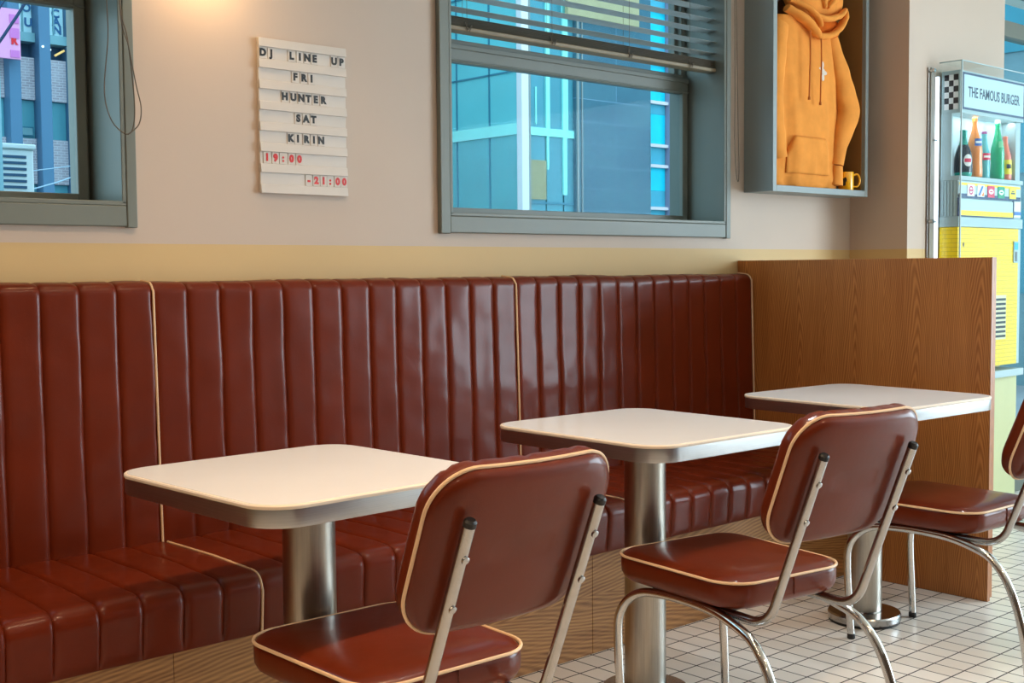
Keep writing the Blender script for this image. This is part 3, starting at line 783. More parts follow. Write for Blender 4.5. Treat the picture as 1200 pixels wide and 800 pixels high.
def vb(m, x0, x1, y0, y1, z0, z1, mi=0): return m.box(x0-vx, x1-vx, y0-vy, y1-vy, z0, z1, mi)
xr = 5.893
ac = MB(); vb(ac, 5.168, xr, 2.856, 2.860, .70, 2.10); ac.build('back_plate', M['acrylic'], vm, smooth=False)
for (zz) in (2.085, 1.405):
    m = MB(); y_ = 2.8655
    m.tube([(5.176-vx, y_-vy, zz), (5.176-vx, 2.835-vy, zz)], .009, 16, up=(0, 0, 1)); m.build('standoff', M['satin'], vm)
vb(MB(), 5.170, 5.210, 2.8500, 2.8555, .72, 2.098).build('post_plate', solid('post_grey', (150, 146, 138), .45), vm, bevel=.001)
MB().tube([(5.166-vx, 2.862-vy, .72), (5.166-vx, 2.862-vy, 2.098)], .0045, 8).build('post_strip', M['satin'], vm)
MB().tube([(5.223-vx, 2.848-vy, .72), (5.223-vx, 2.848-vy, 2.06)], .0085, 10).build('led_tube', M['lit_tube'], vm, label='glowing white tube')
for zz in (1.77, 1.40, 1.1): vb(MB(), 5.19, 5.235, 2.842, 2.852, zz, zz+.006).build('tube_clip', M['satin'], vm)
vb(MB(), 5.248, 5.252, 2.746, 2.853, .70, 2.128).build('case_side', M['acrylic'], vm, smooth=False)
vb(MB(), 5.252, xr, 2.744, 2.748, .70, 2.128).build('case_front', M['acrylic'], vm, smooth=False)
vb(MB(), 5.248, xr, 2.748, 2.853, 2.124, 2.128).build('case_top', M['acrylic'], vm, smooth=False)
m = MB(); vb(m, 5.2465, 5.2535, 2.7425, 2.7478, .70, 2.1285); vb(m, 5.2535, xr, 2.7425, 2.7465, 2.124, 2.1285); vb(m, 5.2465, 5.2505, 2.7478, 2.853, 2.124, 2.1285)
m.build('case_edge', M['mwhite'], vm)
# header
vb(MB(), 5.266, xr, 2.760, 2.852, 1.895, 2.088).build('header_box', M['mwhite'], vm, bevel=.002)
hd = vb(MB(), 5.290, xr-.01, 2.7565, 2.7598, 1.922, 2.070).build('sign_panel', M['lit'], vm, smooth=False, label='backlit white sign')
m = MB(); vb(m, 5.282, 5.2905, 2.7545, 2.7597, 1.913, 2.079); vb(m, xr-.0105, xr-.003, 2.7545, 2.7597, 1.913, 2.079); vb(m, 5.2905, xr-.0105, 2.7545, 2.7597, 2.070, 2.079); vb(m, 5.2905, xr-.0105, 2.7545, 2.7597, 1.913, 1.922)
m.build('sign_frame', M['frame_blue'], vm, bevel=.0008)
m = MB(); put_text(m, 'THE FAMOUS BURGER', .066, (5.585-vx, 2.7562-vy, 1.992), .0004, .0011, xscale=.765)
m.build('lettering', solid('navy_lettering', (34, 50, 82)), hd, smooth=False)
ck = MB(); 
for i in range(3):
    for j in range(6):
        dy = .0222; dz = .0262
        y_ = 2.770+(2-i)*dy; z_ = 1.912+j*dz
        blk = ((i+j) % 2 == 1)
        vb(ck, 5.2635, 5.2658, y_, y_+dy, z_, z_+dz, 1 if blk else 0)
ck.build('checker_panel', [M['gridw'], M['gridk']], vm, smooth=False, label='black and white checker panel')
# display bay
vb(MB(), 5.268, xr, 2.846, 2.852, 1.612, 1.895).build('bay_back', M['lit'], vm, smooth=False, label='bright white bay back')
vb(MB(), 5.266, 5.278, 2.80, 2.846, 1.612, 1.895).build('bay_side', M['mwhite'], vm, bevel=.001)
vb(MB(), 5.845, xr, 2.775, 2.846, 1.612, 1.895).build('bay_side', M['mwhite'], vm, bevel=.001)
vb(MB(), 5.262, xr, 2.758, 2.852, 1.592, 1.612).build('bay_shelf', M['mwhite'], vm, bevel=.001)
vb(MB(), 5.266, xr, 2.768, 2.852, 1.425, 1.592).build('lower_box', M['mwhite'], vm, bevel=.001)
for k in range(5): vb(MB(), 5.2625, 5.266, 2.775+k*.015, 2.783+k*.015, 1.43, 1.588).build('side_rib', M['mwhite'], vm)
# logo strip
st = vb(MB(), 5.268, 5.872, 2.762, 2.7677, 1.528, 1.588).build('logo_strip', M['lit'], vm, smooth=False)
m = MB(); vb(m, 5.268, 5.872, 2.7612, 2.7619, 1.570, 1.582); m.build('yellow_band', M['flat_yellow'], st, smooth=False)
m = MB(); vb(m, 5.268, 5.872, 2.7600, 2.7619, 1.512, 1.532); m.build('dark_band', M['frame_blue'], st, smooth=False)
def disc(x, y, z, rx, rz, mi=0, n=20):
    return [(x-vx, y-vy, z)]+[(x-vx+rx*math.cos(2*PI*i/n), y-vy, z+rz*math.sin(2*PI*i/n)) for i in range(n)], [(0, 1+i, 1+(i+1) % n) for i in range(n)]
pal = dict(w=solid('label_white', (240, 244, 244)), pink=solid('label_pink', (214, 60, 110)), blue=solid('label_blue', (60, 110, 190)), org=solid('label_orange', (240, 140, 40)), red=solid('label_red', (222, 40, 84)), grn=solid('label_green', (24, 150, 110)), yel=solid('label_yellow', (240, 214, 20)), navy=solid('label_navy', (40, 40, 60)))
xs = [5.375, 5.470, 5.570, 5.672, 5.790]; cols = ['w', 'w', 'red', 'grn', 'yel']
for i, (x, c) in enumerate(zip(xs, cols)):
    q = vb(MB(), x-.034, x+.034, 2.7585, 2.7615, 1.522, 1.576).build('flavour_label', pal[c], st, smooth=False)
    g = MB()
    if i == 0:
        n = 20; 
        vs = []; 
        for rr in (.021, .013):
            vs += [(x-vx+rr*math.cos(2*PI*k/n), 2.7582-vy, 1.549+rr*math.sin(2*PI*k/n)) for k in range(n)]
        g.add(vs, [(k, (k+1) % n, n+(k+1) % n, n+k) for k in range(n)]); g.build('emblem', pal['pink'], q, smooth=False)
        g = MB(); vb(g, x-.016, x+.016, 2.7578, 2.7582, 1.545, 1.553); g.build('emblem', pal['pink'], q, smooth=False)
    elif i == 1:
        g.add([(x-.028-vx, 2.7582-vy, 1.528), (x-.008-vx, 2.7582-vy, 1.528), (x+.024-vx, 2.7582-vy, 1.572), (x+.006-vx, 2.7582-vy, 1.572)], [(0, 1, 2, 3)]); g.build('emblem', pal['blue'], q, smooth=False)
        g = MB(); g.add([(x+.004-vx, 2.7582-vy, 1.526), (x+.030-vx, 2.7582-vy, 1.526), (x+.028-vx, 2.7582-vy, 1.548)], [(0, 1, 2)]); g.build('emblem', pal['org'], q, smooth=False)
    elif i in (2, 3):
        vs, fs = disc(x, 2.7582, 1.549, .024, .012); g.add(vs, fs); g.build('emblem', pal['w'], q, smooth=False)
        g = MB(); vb(g, x-.012, x+.012, 2.7578, 2.7581, 1.546, 1.552); g.build('emblem', pal[cols[i]], q, smooth=False)
    else:
        vb(g, x-.020, x+.020, 2.7580, 2.7583, 1.545, 1.552); vb(g, x-.012, x+.012, 2.7580, 2.7583, 1.556, 1.560); g.build('emblem', pal['navy'], q, smooth=False)
pn = vb(MB(), 5.272, 5.80, 2.7625, 2.7677, 1.433, 1.508).build('dispense_panel', M['lit'], vm, smooth=False)
vb(MB(), 5.272, 5.80, 2.7612, 2.7624, 1.433, 1.456).build('yellow_band', M['flat_yellow'], pn, smooth=False)
m = MB(); vb(m, 5.266, 5.272, 2.7605, 2.7677, 1.428, 1.512); vb(m, 5.80, 5.806, 2.7605, 2.7677, 1.428, 1.512); vb(m, 5.272, 5.80, 2.7605, 2.7677, 1.428, 1.4325); m.build('panel_frame', M['frame_blue'], pn, smooth=False)
bd = vb(MB(), 5.818, 5.886, 2.764, 2.7677, 1.435, 1.515).build('side_label', pal['w'], vm, smooth=False)
vb(MB(), 5.818, 5.886, 2.7628, 2.7639, 1.445, 1.462).build('blue_band', pal['blue'], bd, smooth=False)
# ledge between the bay and the yellow body
vb(MB(), 5.258, xr, 2.756, 2.852, 1.380, 1.425).build('ledge', M['mwhite'], vm, bevel=.002)
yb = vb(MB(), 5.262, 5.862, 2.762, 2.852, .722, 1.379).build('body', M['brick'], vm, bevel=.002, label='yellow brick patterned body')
vb(MB(), 5.863, xr, 2.766, 2.852, .722, 1.379).build('body_side', M['mwhite'], vm)
cs = vb(MB(), 5.806, 5.852, 2.757, 2.7617, 1.215, 1.318).build('coin_slot', M['mwhite'], vm, bevel=.001)
vb(MB(), 5.810, 5.848, 2.7555, 2.7568, 1.278, 1.312).build('display', solid('cyan_display', (40, 160, 220), emit=(40, 160, 220), estr=.4), cs, smooth=False)
vb(MB(), 5.818, 5.840, 2.7555, 2.7568, 1.222, 1.268).build('slot', solid('grey_slot', (110, 112, 116)), cs, smooth=False)
vt = vb(MB(), 5.598, 5.735, 2.757, 2.7617, .848, 1.060).build('vent_grille', solid('vent_cream', (226, 216, 176)), vm, bevel=.001, label='cream louvred vent')
for k in range(9):
    m = MB(); z_ = .858+k*.022; vb(m, 5.606, 5.727, 2.7548, 2.7568, z_, z_+.011); m.build('louvre_gap', M['gridk'], vt, smooth=False)
vs, fs = disc(5.315, 2.7612, 1.300, .006, .011); MB().add(vs, fs).build('keyhole', M['gridk'], vm, smooth=False)
vb(MB(), 5.240, 5.897, 2.742, 2.862, .665, .70).build('case_base', M['mwhite'], vm, bevel=.003)
m = MB(); vb(m, 5.262, 5.575, 2.775, 2.864, 0, .664); vb(m, 5.579, 5.893, 2.775, 2.864, 0, .664)
m.build('base_panel', M['sage'], vm, bevel=.002, label='pale green lower panel')

# bottles in the bay
def bottle(prof, col, label, x, y, bands=(), cap=None):
    b = thing('bottle', label, 'bottle', (x, y, 1.6125), 0, 'soda bottles in the display bay')
    cm = solid('bottle_'+str(len(bpy.data.materials)), col, .18, coat=.4, emit=col, estr=.0)
    bd_ = MB().lathe(prof, 28).build('glass_body', cm, b, angle=50)
    for (z0, z1, c) in bands:
        pr = []
        for k in range(7):
            z = z0+(z1-z0)*k/6
            r = 0
            for (ra, za), (rb, zb2) in zip(prof, prof[1:]):
                if za <= z <= zb2 and zb2 > za: r = ra+(rb-ra)*(z-za)/(zb2-za)
            pr.append((r+.0012, z))
        MB().lathe(pr, 28, caps=False).build('label_wrap', c, b)
    if cap: MB().lathe([(.0125, prof[-1][1]-.006), (.0132, prof[-1][1]-.004), (.0132, prof[-1][1]+.004), (.011, prof[-1][1]+.007)], 20).build('cap', cap, b)
    return b
def bprof(Ht, r, neck=.011):
    return [(r*.85, 0), (r, .006), (r*1.02, Ht*.12), (r*.95, Ht*.28), (r, Ht*.45), (r*.92, Ht*.56), (r*.62, Ht*.70), (neck*1.25, Ht*.82), (neck, Ht*.93), (neck*1.15, Ht*.95), (neck*1.15, Ht*.99), (neck*.9, Ht)]
def face_label(b, z, w_, h_, r, col, kind='round', mark=None, turn=-122):
    n = 22; vs = []; a0 = R(turn); rr = r+.0025
    pts = [(0, 0)]+[((math.cos(2*PI*k/n) if kind == 'round' else max(-1, min(1, 1.45*math.cos(2*PI*k/n))))*w_, (math.sin(2*PI*k/n) if kind == 'round' else max(-1, min(1, 1.45*math.sin(2*PI*k/n))))*h_) for k in range(n)]
    for (u, v) in pts: a = a0+u/rr; vs.append((rr*math.cos(a), rr*math.sin(a), z+v))
    o = MB().add(vs, [(0, 1+k, 1+(k+1) % n) for k in range(n)]).build('label', col, b)
    if mark:
        rr += .0012; vs = []
        for (u, v) in ((-1, -.3), (0, -.3), (1, -.3), (1, .3), (0, .3), (-1, .3)):
            a = a0+u*w_*.8/rr; vs.append((rr*math.cos(a), rr*math.sin(a), z+v*h_))
        MB().add(vs, [(0, 1, 4, 5), (1, 2, 3, 4)]).build('label_mark', mark, o)
cola = [(.034, 0), (.038, .006), (.040, .03), (.039, .08), (.033, .115), (.021, .145), (.0165, .165), (.0155, .2), (.0165, .203), (.0165, .212), (.013, .214)]
b = bottle(cola, (10, 168, 150), 'dark cola bottle with teal neck and round white and red label', 5.368, 2.795, [(.018, .145, solid('cola_brown', (38, 34, 46), .2))])
face_label(b, .072, .021, .028, .0395, pal['w'], 'round', pal['red'])
b = bottle(bprof(.272, .036), (248, 146, 60), 'tall orange soda bottle with a small blue label', 5.483, 2.800, cap=pal['org']); face_label(b, .163, .019, .017, .034, pal['blue'], 'sq', pal['w'])
b = bottle(bprof(.218, .027), (96, 190, 200), 'small pale blue soda bottle with red label and purple cap', 5.607, 2.815, cap=solid('purple_cap', (150, 60, 130))); face_label(b, .105, .022, .016, .027, pal['red'], 'sq', pal['w'])
b = bottle(bprof(.272, .032), (20, 176, 118), 'tall green soda bottle', 5.700, 2.795, cap=pal['w']); face_label(b, .166, .012, .015, .029, solid('label_palegreen', (120, 210, 160)), 'sq')
b = bottle(bprof(.215, .030), (244, 128, 100), 'short coral red soda bottle with yellow label', 5.806, 2.808, [(.03, .10, pal['yel'])]); face_label(b, .068, .012, .010, .032, pal['navy'], 'sq')

# ------------------------------------------------------------------ outside
def ext(name, col, rough=.4, **k): return mat(name, col, max(rough, .3), **dict(dict(spec=.15), **{q: v for q, v in k.items() if q != 'spec'}))
M['teal_glass'] = ext('teal_curtain_glass', (110, 200, 206), .15, spec=.6, var=.1, vscale=.9)
M['teal_low'] = ext('teal_lower_glass', (94, 178, 184), .2, spec=.5, var=.14, vscale=1.4)
M['teal_dark'] = ext('dim_teal_glass', (80, 150, 166), .2, spec=.5, var=.1, vscale=1.5)
M['teal_bright'] = ext('bright_teal_trim', (150, 236, 228), .4, var=.04)
M['teal_line'] = ext('teal_joint', (60, 128, 150), .5)
M['mull_white'] = ext('white_mullion', (226, 226, 228), .5)
M['yellowed'] = ext('yellowed_panel', (156, 150, 116), .6, var=.06)
M['pave'] = ext('grey_pavement', (150, 150, 150), .8, var=.1, vscale=1)
def granite():
    m, nt, b = newmat('dark_granite_cladding')
    tc = nd(nt, 'ShaderNodeTexCoord'); sp = nd(nt, 'ShaderNodeSeparateXYZ'); lk(nt, tc.outputs['Object'], sp.inputs[0])
    cbx = nd(nt, 'ShaderNodeCombineXYZ'); lk(nt, mth(nt, 'ADD', sp.outputs[0], .4), cbx.inputs[0]); lk(nt, mth(nt, 'ADD', sp.outputs[2], .0), cbx.inputs[1])
    br = nd(nt, 'ShaderNodeTexBrick'); lk(nt, cbx.outputs[0], br.inputs['Vector']); br.offset = 0; br.inputs['Scale'].default_value = 1
    br.inputs['Brick Width'].default_value = .52; br.inputs['Row Height'].default_value = .205; br.inputs['Mortar Size'].default_value = .004
    br.inputs['Color1'].default_value = (*s2l((68, 110, 128)), 1); br.inputs['Color2'].default_value = (*s2l((78, 120, 136)), 1); br.inputs['Mortar'].default_value = (*s2l((112, 146, 168)), 1)
    n = noise_tex(nt, tc.outputs['Object'], 3.0, 5, .7); n2 = noise_tex(nt, tc.outputs['Object'], 60, 3, .8)
    mu = nd(nt, 'ShaderNodeMix', data_type='RGBA'); mu.blend_type = 'MULTIPLY'; mu.inputs['Factor'].default_value = 1
    lk(nt, br.outputs['Color'], mu.inputs['A']); lk(nt, ramp(nt, mth(nt, 'ADD', mth(nt, 'MULTIPLY', n, .7), mth(nt, 'MULTIPLY', n2, .3)), [(.3, (.72, .74, .8)), (.7, (1.12, 1.12, 1.08))]), mu.inputs['B'])
    lk(nt, mu.outputs['Result'], b.inputs['Base Color']); b.inputs['Roughness'].default_value = .5; b.inputs['Specular IOR Level'].default_value = .15
    return m
M['granite'] = granite()
struct(MB().box(-14, 22, YW+.3, 30, -.3, -.1).build('floor_street', M['pave'], smooth=False))
# glass fronted office with its corner towards the alley
gb = thing('street_building', 'teal glass fronted building with a white corner mullion outside the window', 'building', (7.4, 8.0, -.1))
def gbx(x0, x1, y0, y1, z0, z1): return MB().box(x0-7.4, x1-7.4, y0-8, y1-8, z0+.1, z1+.1)
gbx(7.42, 8.06, 8.03, 14, -.1, 9).build('core', M['teal_dark'], gb)
for (za, zb_, mm) in ((-.1, 1.0, 'teal_low'), (1.0, 2.40, 'teal_low'), (2.50, 9.0, 'teal_glass')):
    ys = [8.0, 8.41, 8.87, 9.35, 9.9, 10.5, 11.2, 12, 13, 14]
    for ya, yb_ in zip(ys, ys[1:]): gbx(7.4, 7.418, ya+.006, yb_-.006, za, zb_).build('window_pane', M[mm], gb)
gbx(7.385, 7.41, 8.0, 14, 2.40, 2.50).build('floor_band', M['teal_bright'], gb)
for z in (2.96, 3.7, 4.8, 1.0): gbx(7.392, 7.402, 8, 14, z-.008, z+.008).build('glazing_bar', M['teal_line'], gb)
for y in (8.41, 8.87, 9.35, 9.9): gbx(7.392, 7.402, y-.009, y+.009, -.1, 9).build('glazing_bar', M['teal_line'], gb)
gbx(7.372, 7.455, 7.95, 8.02, -.1, 9).build('corner_mullion', M['mull_white'], gb, bevel=.004, label='white corner mullion')
gbx(7.455, 7.50, 7.97, 8.02, -.1, 9).build('corner_mullion', M['case_paint'], gb, bevel=.004)
for (xa, xb) in ((7.5, 7.70), (7.72, 7.92), (7.94, 8.06)): gbx(xa, xb, 8.0, 8.02, -.1, 9).build('window_pane', M['teal_dark'], gb)
gbx(7.5, 8.06, 7.985, 8.002, 2.40, 2.47).build('floor_band', M['teal_bright'], gb)
gbx(7.70, 7.745, 7.98, 8.002, 2.47, 9).build('bright_bar', M['teal_bright'], gb)
gbx(7.91, 7.975, 7.98, 8.002, 2.47, 9).build('bright_bar', M['teal_bright'], gb)
gbx(7.71, 7.73, 7.98, 8.002, 2.10, 2.40).build('bright_bar', M['teal_bright'], gb)
gbx(7.915, 7.96, 7.98, 8.002, 1.88, 2.40).build('bright_bar', M['teal_bright'], gb)
gbx(7.575, 7.59, 7.99, 8.002, 2.5, 2.83).build('glazing_bar', M['teal_bright'], gb)
gbx(7.50, 7.70, 7.985, 8.001, 1.83, 2.18).build('notice_panel', M['yellowed'], gb, label='yellowed panel behind glass')
for z in (1.80,): gbx(7.5, 8.06, 7.99, 8.002, z-.01, z+.01).build('glazing_bar', M['teal_line'], gb)
gr = thing('street_building', 'dark blue stone clad building with one strip of cyan windows outside the window', 'building', (9.0, 8.0, -.1))
def grx(x0, x1, y0, y1, z0, z1): return MB().box(x0-9, x1-9, y0-8, y1-8, z0+.1, z1+.1)
grx(8.062, 9.09, 7.96, 14, -.1, 9).build('wall', M['granite'], gr, smooth=False)
grx(8.062, 8.085, 7.945, 7.96, -.1, 9).build('corner_trim', M['case_paint'], gr)
grx(8.125, 8.14, 7.95, 7.96, -.1, 9).build('corner_trim', M['case_paint'], gr)
grx(9.39, 12.8, 7.96, 14, -.1, 9).build('wall', ext('mauve_grey_stone', (146, 146, 172), .5, var=.05, vscale=2), gr, smooth=False)
grx(9.091, 9.389, 8.1, 14, -.1, 9).build('core', M['teal_line'], gr)
cy = ext('cyan_window_glass', (30, 200, 226), .2, spec=.5, var=.06); cy2 = ext('dull_cyan_window_glass', (76, 166, 190), .2, spec=.5, var=.06)
sil = ext('pale_sill', (216, 206, 210), .6)
zs = [1.2, 1.70, 1.97, 2.205, 2.40, 2.72, 2.84, 3.2, 3.42, 3.75, 4.0]
cc = [cy2, cy2, cy, cy2, cy, cy2, cy, cy2, cy, cy2]
for k in range(len(zs)-1):
    grx(9.095, 9.385, 8.03, 8.06, zs[k], zs[k+1]-.002).build('window_pane', cc[k], gr, smooth=False)
for z in (1.78, 2.195, 2.395, 2.815, 3.2, 3.72): grx(9.09, 9.39, 7.99, 8.05, z, z+.03).build('sill', sil, gr)
grx(9.095, 9.14, 8.0, 8.06, 2.0, 9).build('window_jamb', M['teal_line'], gr) if False else None
fb = thing('street_building', 'teal and grey building seen at the far right through the storefront glass', 'building', (13.0, 6.0, -.1))
MB().box(0, 8, -1, 6, 0, 9).build('wall', ext('blue_grey_render', (120, 150, 156), .6, var=.05), fb, smooth=False)
for zz in (1.0, 2.3, 3.6, 4.9):
    for yy in (-.6, .9, 2.4): MB().box(-.02, .01, yy, yy+1.1, zz, zz+.9).build('window_pane', M['teal_dark'], fb, smooth=False)
    for xx in (.6, 2.4, 4.2): MB().box(xx, xx+1.2, -1.02, -.99, zz, zz+.9).build('window_pane', M['teal_dark'], fb, smooth=False)
# banner letters high on the stone wall, seen through the blind
bs = MB().box(7.9, 8.86, 7.90, 7.94, 3.50, 4.2).build('street_banner', ext('pale_yellow_banner', (176, 166, 130), .6, var=.05), None, smooth=False)
tag(bs, 'pale yellow banner on the dark building, seen between the blind slats', 'banner')

# brick building with blue fins outside window 1
bb = thing('street_building', 'grey brick building with tall blue fins outside the left window', 'building', (3.5, 9.0, -.1))
def bbx(x0, x1, y0, y1, z0, z1): return MB().box(x0-3.5, x1-3.5, y0-9, y1-9, z0+.1, z1+.1)
fin = ext('blue_fin_paint', (84, 122, 152), .4, var=.06, vscale=2)
def extbrick():
    m, nt, b = newmat('whitewashed_brick')
    tc = nd(nt, 'ShaderNodeTexCoord'); sp = nd(nt, 'ShaderNodeSeparateXYZ'); lk(nt, tc.outputs['Object'], sp.inputs[0])
    cbx = nd(nt, 'ShaderNodeCombineXYZ'); lk(nt, sp.outputs[0], cbx.inputs[0]); lk(nt, sp.outputs[2], cbx.inputs[1])
    br = nd(nt, 'ShaderNodeTexBrick'); lk(nt, cbx.outputs[0], br.inputs['Vector']); br.inputs['Scale'].default_value = 1
    br.inputs['Brick Width'].default_value = .055; br.inputs['Row Height'].default_value = .019; br.inputs['Mortar Size'].default_value = .0025; br.inputs['Bias'].default_value = -.2
    br.inputs['Color1'].default_value = (*s2l((176, 168, 180)), 1); br.inputs['Color2'].default_value = (*s2l((150, 132, 146)), 1); br.inputs['Mortar'].default_value = (*s2l((214, 214, 220)), 1)
    n = noise_tex(nt, tc.outputs['Object'], 14, 4, .7)
    mu = nd(nt, 'ShaderNodeMix', data_type='RGBA'); lk(nt, mth(nt, 'MULTIPLY', n, .75), mu.inputs['Factor'])
    lk(nt, br.outputs['Color'], mu.inputs['A']); mu.inputs['B'].default_value = (*s2l((206, 200, 206)), 1)
    lk(nt, mu.outputs['Result'], b.inputs['Base Color']); b.inputs['Roughness'].default_value = .8
    return m
xb_ = extbrick()
dimg = ext('dim_office_glass', (58, 92, 122), .2, spec=.5, var=.15, vscale=3)
paleg = ext('pale_sign_glass', (206, 244, 250), .3, var=.03)
tealw = ext('teal_office_window', (96, 168, 184), .2, spec=.5, var=.08, vscale=2)
ledg = ext('pale_teal_ledge', (130, 176, 186), .5, var=.06)
lbl = ext('lettering_blue', (66, 120, 168), .5)
bbx(1.2, 6.2, 9.12, 13, -.1, 8).build('core', dimg, bb)
fx = [2.62, 2.98, 3.335, 3.555, 3.79, 4.15, 4.51]
for x in fx: bbx(x-.042, x+.042, 8.93, 9.13, -.1, 8).build('fin', fin, bb, bevel=.004)
for xa, xb in zip(fx, fx[1:]):
    a, b_ = xa+.043, xb-.043
    bbx(a, b_, 9.03, 9.12, 2.47, 2.775).build('brick_panel', xb_, bb, smooth=False)
    bbx(a, b_, 9.06, 9.12, 2.19, 2.468).build('office_window', tealw, bb, smooth=False)
    bbx(a, b_, 9.03, 9.12, 1.86, 2.188).build('brick_panel', xb_, bb, smooth=False)
    bbx(a, b_, 9.06, 9.12, 1.3, 1.858).build('office_window', tealw, bb, smooth=False)
    bbx(a, b_, 9.0, 9.12, 2.885, 2.95).build('ledge', ledg, bb)
    bbx(a, b_, 9.06, 9.12, 2.952, 5).build('sign_glass', paleg, bb, smooth=False)
    bbx(a+.0, a+.03, 9.05, 9.12, 2.80, 2.885).build('window_bar', M['mull_white'], bb)
    bbx((a+b_)/2-.005, (a+b_)/2+.005, 9.05, 9.06, 2.95, 5).build('window_bar', ledg, bb)
m = bbx(3.405, 3.50, 9.045, 9.058, 2.205, 2.275)
m.build('vent_sash', M['teal_line'], bb)
bbx(3.415, 3.49, 9.040, 9.046, 2.215, 2.265).build('vent_pane', ledg, bb)
for (txt, x, z) in (('O', 3.475, 3.135), ('U', 3.487, 3.03), ('C', 3.69, 3.12), ('A', 3.695, 3.06), ('N', 3.70, 3.0), ('O', 3.26, 3.14)):
    m = MB(); put_text(m, txt, .085, (x-3.5, 9.055-9, z+.1), .001, .003); m.build('sign_letter', lbl, bb, smooth=False)
tb = MB().tube([(3.66, 9.015, 2.805), (3.732, 9.015, 2.850)], .008, 8).build('lamp_tube', ext('warm_lamp_tube', (250, 200, 120), emit=(255, 190, 110), estr=.6), None)
tag(tb, 'warm lit lamp tube slanting inside the brick building', 'lamp')
for i, x in enumerate((3.535, 3.625)):
    o = MB().lathe([(.0, -.009), (.008, -.005), (.009, 0), (.008, .005), (0, .009)], 12, (x, 8.917 if i == 0 else 9.015, 2.845), caps=False).build('spot_lamp', ext('white_spot_lamp', (255, 255, 255), emit=(255, 255, 255), estr=1.5), None)
    tag(o, ['small white spot lamp on the middle blue fin', 'small white spot lamp right of the middle blue fin'][i], 'lamp')
sg = MB().box(3.10, 3.345, 8.84, 8.87, 2.72, 3.07).build('shop_sign', ext('pink_sign', (232, 160, 204), .5, var=.04), None, smooth=False)
tag(sg, 'pink vertical sign with white and red marks at the left edge outside the window', 'sign')
m = MB()
for k, (zz, hh) in enumerate(((3.0, .06), (2.90, .07), (2.755, .05))):
    m.box(3.272, 3.335, 8.834, 8.8395, zz-hh/2, zz+hh/2)
m.build('marks', ext('sign_lilac', (206, 120, 190), .5), sg, smooth=False)
m = MB(); put_text(m, 'R', .07, (3.30, 8.836, 2.845), .001, .004); m.build('red_mark', ext('sign_red', (226, 50, 60), .5), sg, smooth=False)
acu = thing('air_conditioner', 'white louvred air conditioner outdoor unit outside the left window', 'air conditioner', (2.2, 6.0, 1.30))
wht = ext('ac_white', (228, 236, 238), .5, var=.03)
MB().box(-.25, .11, -.02, .28, 0, .50).build('housing', wht, acu, bevel=.008)
MB().box(-.26, .117, -.035, .285, .50, .525).build('lid', wht, acu, bevel=.006)
for k in range(15):
    MB().box(-.20, .072, -.0245, -.0205, .05+k*.029, .063+k*.029).build('louvre', ext('ac_gap', (66, 96, 124), .6) if k == 0 else bpy.data.materials['ac_gap'], acu)
MB().box(-.056, -.046, -.030, -.0245, .03, .49).build('grille_bar', wht, acu)
MB().box(-.34, .30, -.02, .30, -.06, -.001).build('bracket_shelf', M['case_paint'], acu)
MB().box(-.30, -.24, .30, .36, -1.4, 2.4).build('bracket_post', M['case_paint'], acu)
MB().box(.20, .26, .30, .36, -1.4, -.06).build('bracket_post', M['case_paint'], acu)
pl = MB().box(1.35, 1.88, 5.2, 5.9, -.1, 4.0).build('concrete_pier', ext('pale_blue_concrete', (150, 196, 214), .6, var=.05, vscale=2), None, smooth=False)
tag(pl, 'pale blue concrete pier at the left edge outside the left window', 'pier')
dk = ext('hanging_cable', (40, 60, 90), .6); wc = ext('pale_cable', (170, 196, 214), .6)
def cable(p, label, m, r=.008): tag(MB().tube(catmull(p, 6), r, 6).build('hanging_cable', m, None), label, 'cable', 'cables across the alley')
cable([(2.0, 6.5, 1.9), (2.52, 6.7, 2.58), (3.0, 7.0, 3.3)], 'dark overhead cable rising steeply across the left window view', dk, .009)
cable([(1.95, 6.95, 1.9), (2.50, 7.1, 2.58), (3.0, 7.35, 3.3)], 'thinner dark cable beside the steep dark overhead cable', dk, .005)
cable([(2.0, 6.5, 1.52), (2.8, 6.9, 1.72), (3.6, 7.4, 2.02)], 'lower pale cable crossing the brick building', wc, .004)
cable([(2.0, 7.6, 1.76), (2.9, 7.9, 1.84), (3.9, 8.3, 2.02)], 'upper pale cable crossing the brick building', wc, .003)

# ------------------------------------------------------------------ light
wd = bpy.data.worlds.new('World'); bpy.context.scene.world = wd; wd.use_nodes = True
nt = wd.node_tree; bg = nt.nodes['Background']
geo = nd(nt, 'ShaderNodeTexCoord'); sp = nd(nt, 'ShaderNodeSeparateXYZ'); lk(nt, geo.outputs['Generated'], sp.inputs[0])
lk(nt, ramp(nt, mth(nt, 'MULTIPLY_ADD', sp.outputs[2], .5, .5), [(.45, (.55, .6, .62)), (.55, (.82, .92, 1.0)), (1.0, (.72, .86, 1.0))]), bg.inputs['Color'])
bg.inputs['Strength'].default_value = 2.6
def area(name, loc, rot, sx, sy, power, col, portal=False, spread=None):
    l = bpy.data.lights.new(name, 'AREA'); l.shape = 'RECTANGLE'; l.size = sx; l.size_y = sy; l.energy = power; l.color = col
    o = bpy.data.objects.new(name, l); C.objects.link(o); o.location = loc; o.rotation_euler = rot
    if portal: l.cycles.is_portal = True
    if spread: l.spread = spread
    return o
area('portal_window_right', (XR+.1, -.1, 1.4), (0, R(90), 0), 2.3, 5.6, 0, (1, 1, 1), True)
area('portal_window_left', ((W1[0]+W1[1])/2, YW+.28, 1.92), (R(-90), 0, 0), 1.7, 1.05, 0, (1, 1, 1), True)
area('portal_window_middle', ((W2[0]+W2[1])/2, YW+.28, 1.92), (R(-90), 0, 0), 1.45, 1.05, 0, (1, 1, 1), True)
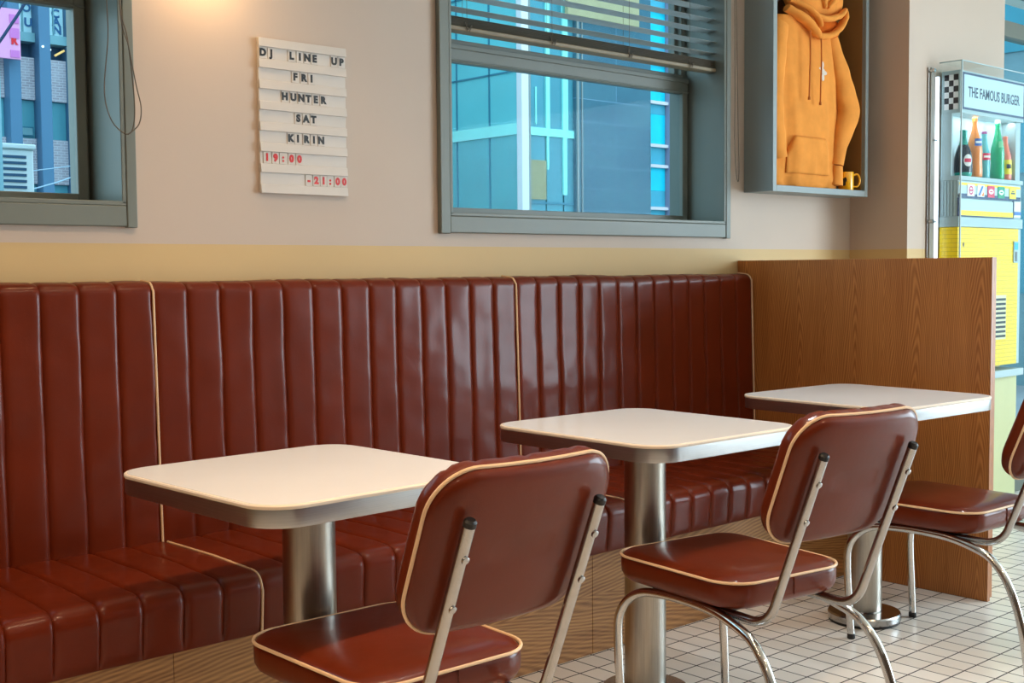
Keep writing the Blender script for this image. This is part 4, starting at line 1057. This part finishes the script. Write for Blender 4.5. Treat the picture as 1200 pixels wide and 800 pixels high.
area('portal_storefront', (6.72, 3.06, 1.35), (R(-90), 0, 0), 1.3, 2.5, 0, (1, 1, 1), True)
area('daylight_storefront', (XR-.02, -1.2, 1.45), (0, R(90), 0), 2.2, 3.4, 250, (.74, .89, 1.0))
def spot(name, loc, target, power, col, angle=70, blend=.6, r=.04):
    l = bpy.data.lights.new(name, 'SPOT'); l.energy = power; l.color = col; l.spot_size = R(angle); l.spot_blend = blend; l.shadow_soft_size = r
    o = bpy.data.objects.new(name, l); C.objects.link(o); o.location = loc
    o.rotation_euler = (Vector(target)-Vector(loc)).to_track_quat('-Z', 'Y').to_euler(); return o
WARM = (1.0, .64, .30); WARM2 = (1.0, .70, .43)
spot('wall_washer', (1.69, 2.80, 2.50), (1.75, 3.16, 1.55), 9, WARM, 100, .9, .03)
spot('picture_lamp', (1.70, 3.03, 2.10), (1.70, 3.16, 1.99), 3.2, WARM, 140, 1.0, .02)
area('added_warm_strip', (.75, 1.72, H-.03), (0, 0, 0), 3.3, .02, 27, WARM2, spread=R(120))  # unseen strip added to draw warm highlights along the bench folds
for x, p in ((2.6, 32), (3.8, 26)):
    spot('down_spot', (x, 1.9, H-.03), (x, 1.95, 0), p, WARM2 if x < 2 else (.93, .97, 1.0), 84, .8, .05)  # cool spots added to whiten the right-hand tabletops in place of daylight
for x, p in ((.3, 44), (2.4, 34), (4.6, 16)):
    spot('down_spot', (x, -.2, H-.03), (x, 0, 0), p, WARM2, 120, .8, .05)
area('bay_led', (5.60, 2.80, 1.892), (0, 0, 0), .5, .03, .45, (.9, .97, 1.0))

# ------------------------------------------------------------------ camera
cam = bpy.data.cameras.new('camera'); co = bpy.data.objects.new('camera', cam); C.objects.link(co)
cam.sensor_width = 36; cam.lens = 1432/1200*36; cam.clip_start = .05; cam.clip_end = 200
a, b, c = R(42.29), R(3.35), R(.47)
f = Vector((math.sin(a)*math.cos(b), math.cos(a)*math.cos(b), -math.sin(b))); r = Vector((math.cos(a), -math.sin(a), 0)); d = f.cross(r)
r2 = math.cos(c)*r+math.sin(c)*d; d2 = -math.sin(c)*r+math.cos(c)*d
Mx = Matrix((( r2.x, -d2.x, -f.x, 0), (r2.y, -d2.y, -f.y, 0), (r2.z, -d2.z, -f.z, 1.2), (0, 0, 0, 1)))
co.matrix_world = Mx
sc = bpy.context.scene; sc.camera = co
sc.view_settings.view_transform = 'Standard'; sc.view_settings.look = 'None'; sc.view_settings.exposure = 0.16; sc.view_settings.gamma = 1.0
sc.view_settings.use_curve_mapping = False
sc.cycles.max_bounces = 10; sc.cycles.transparent_max_bounces = 16; sc.cycles.sample_clamp_indirect = 6.0
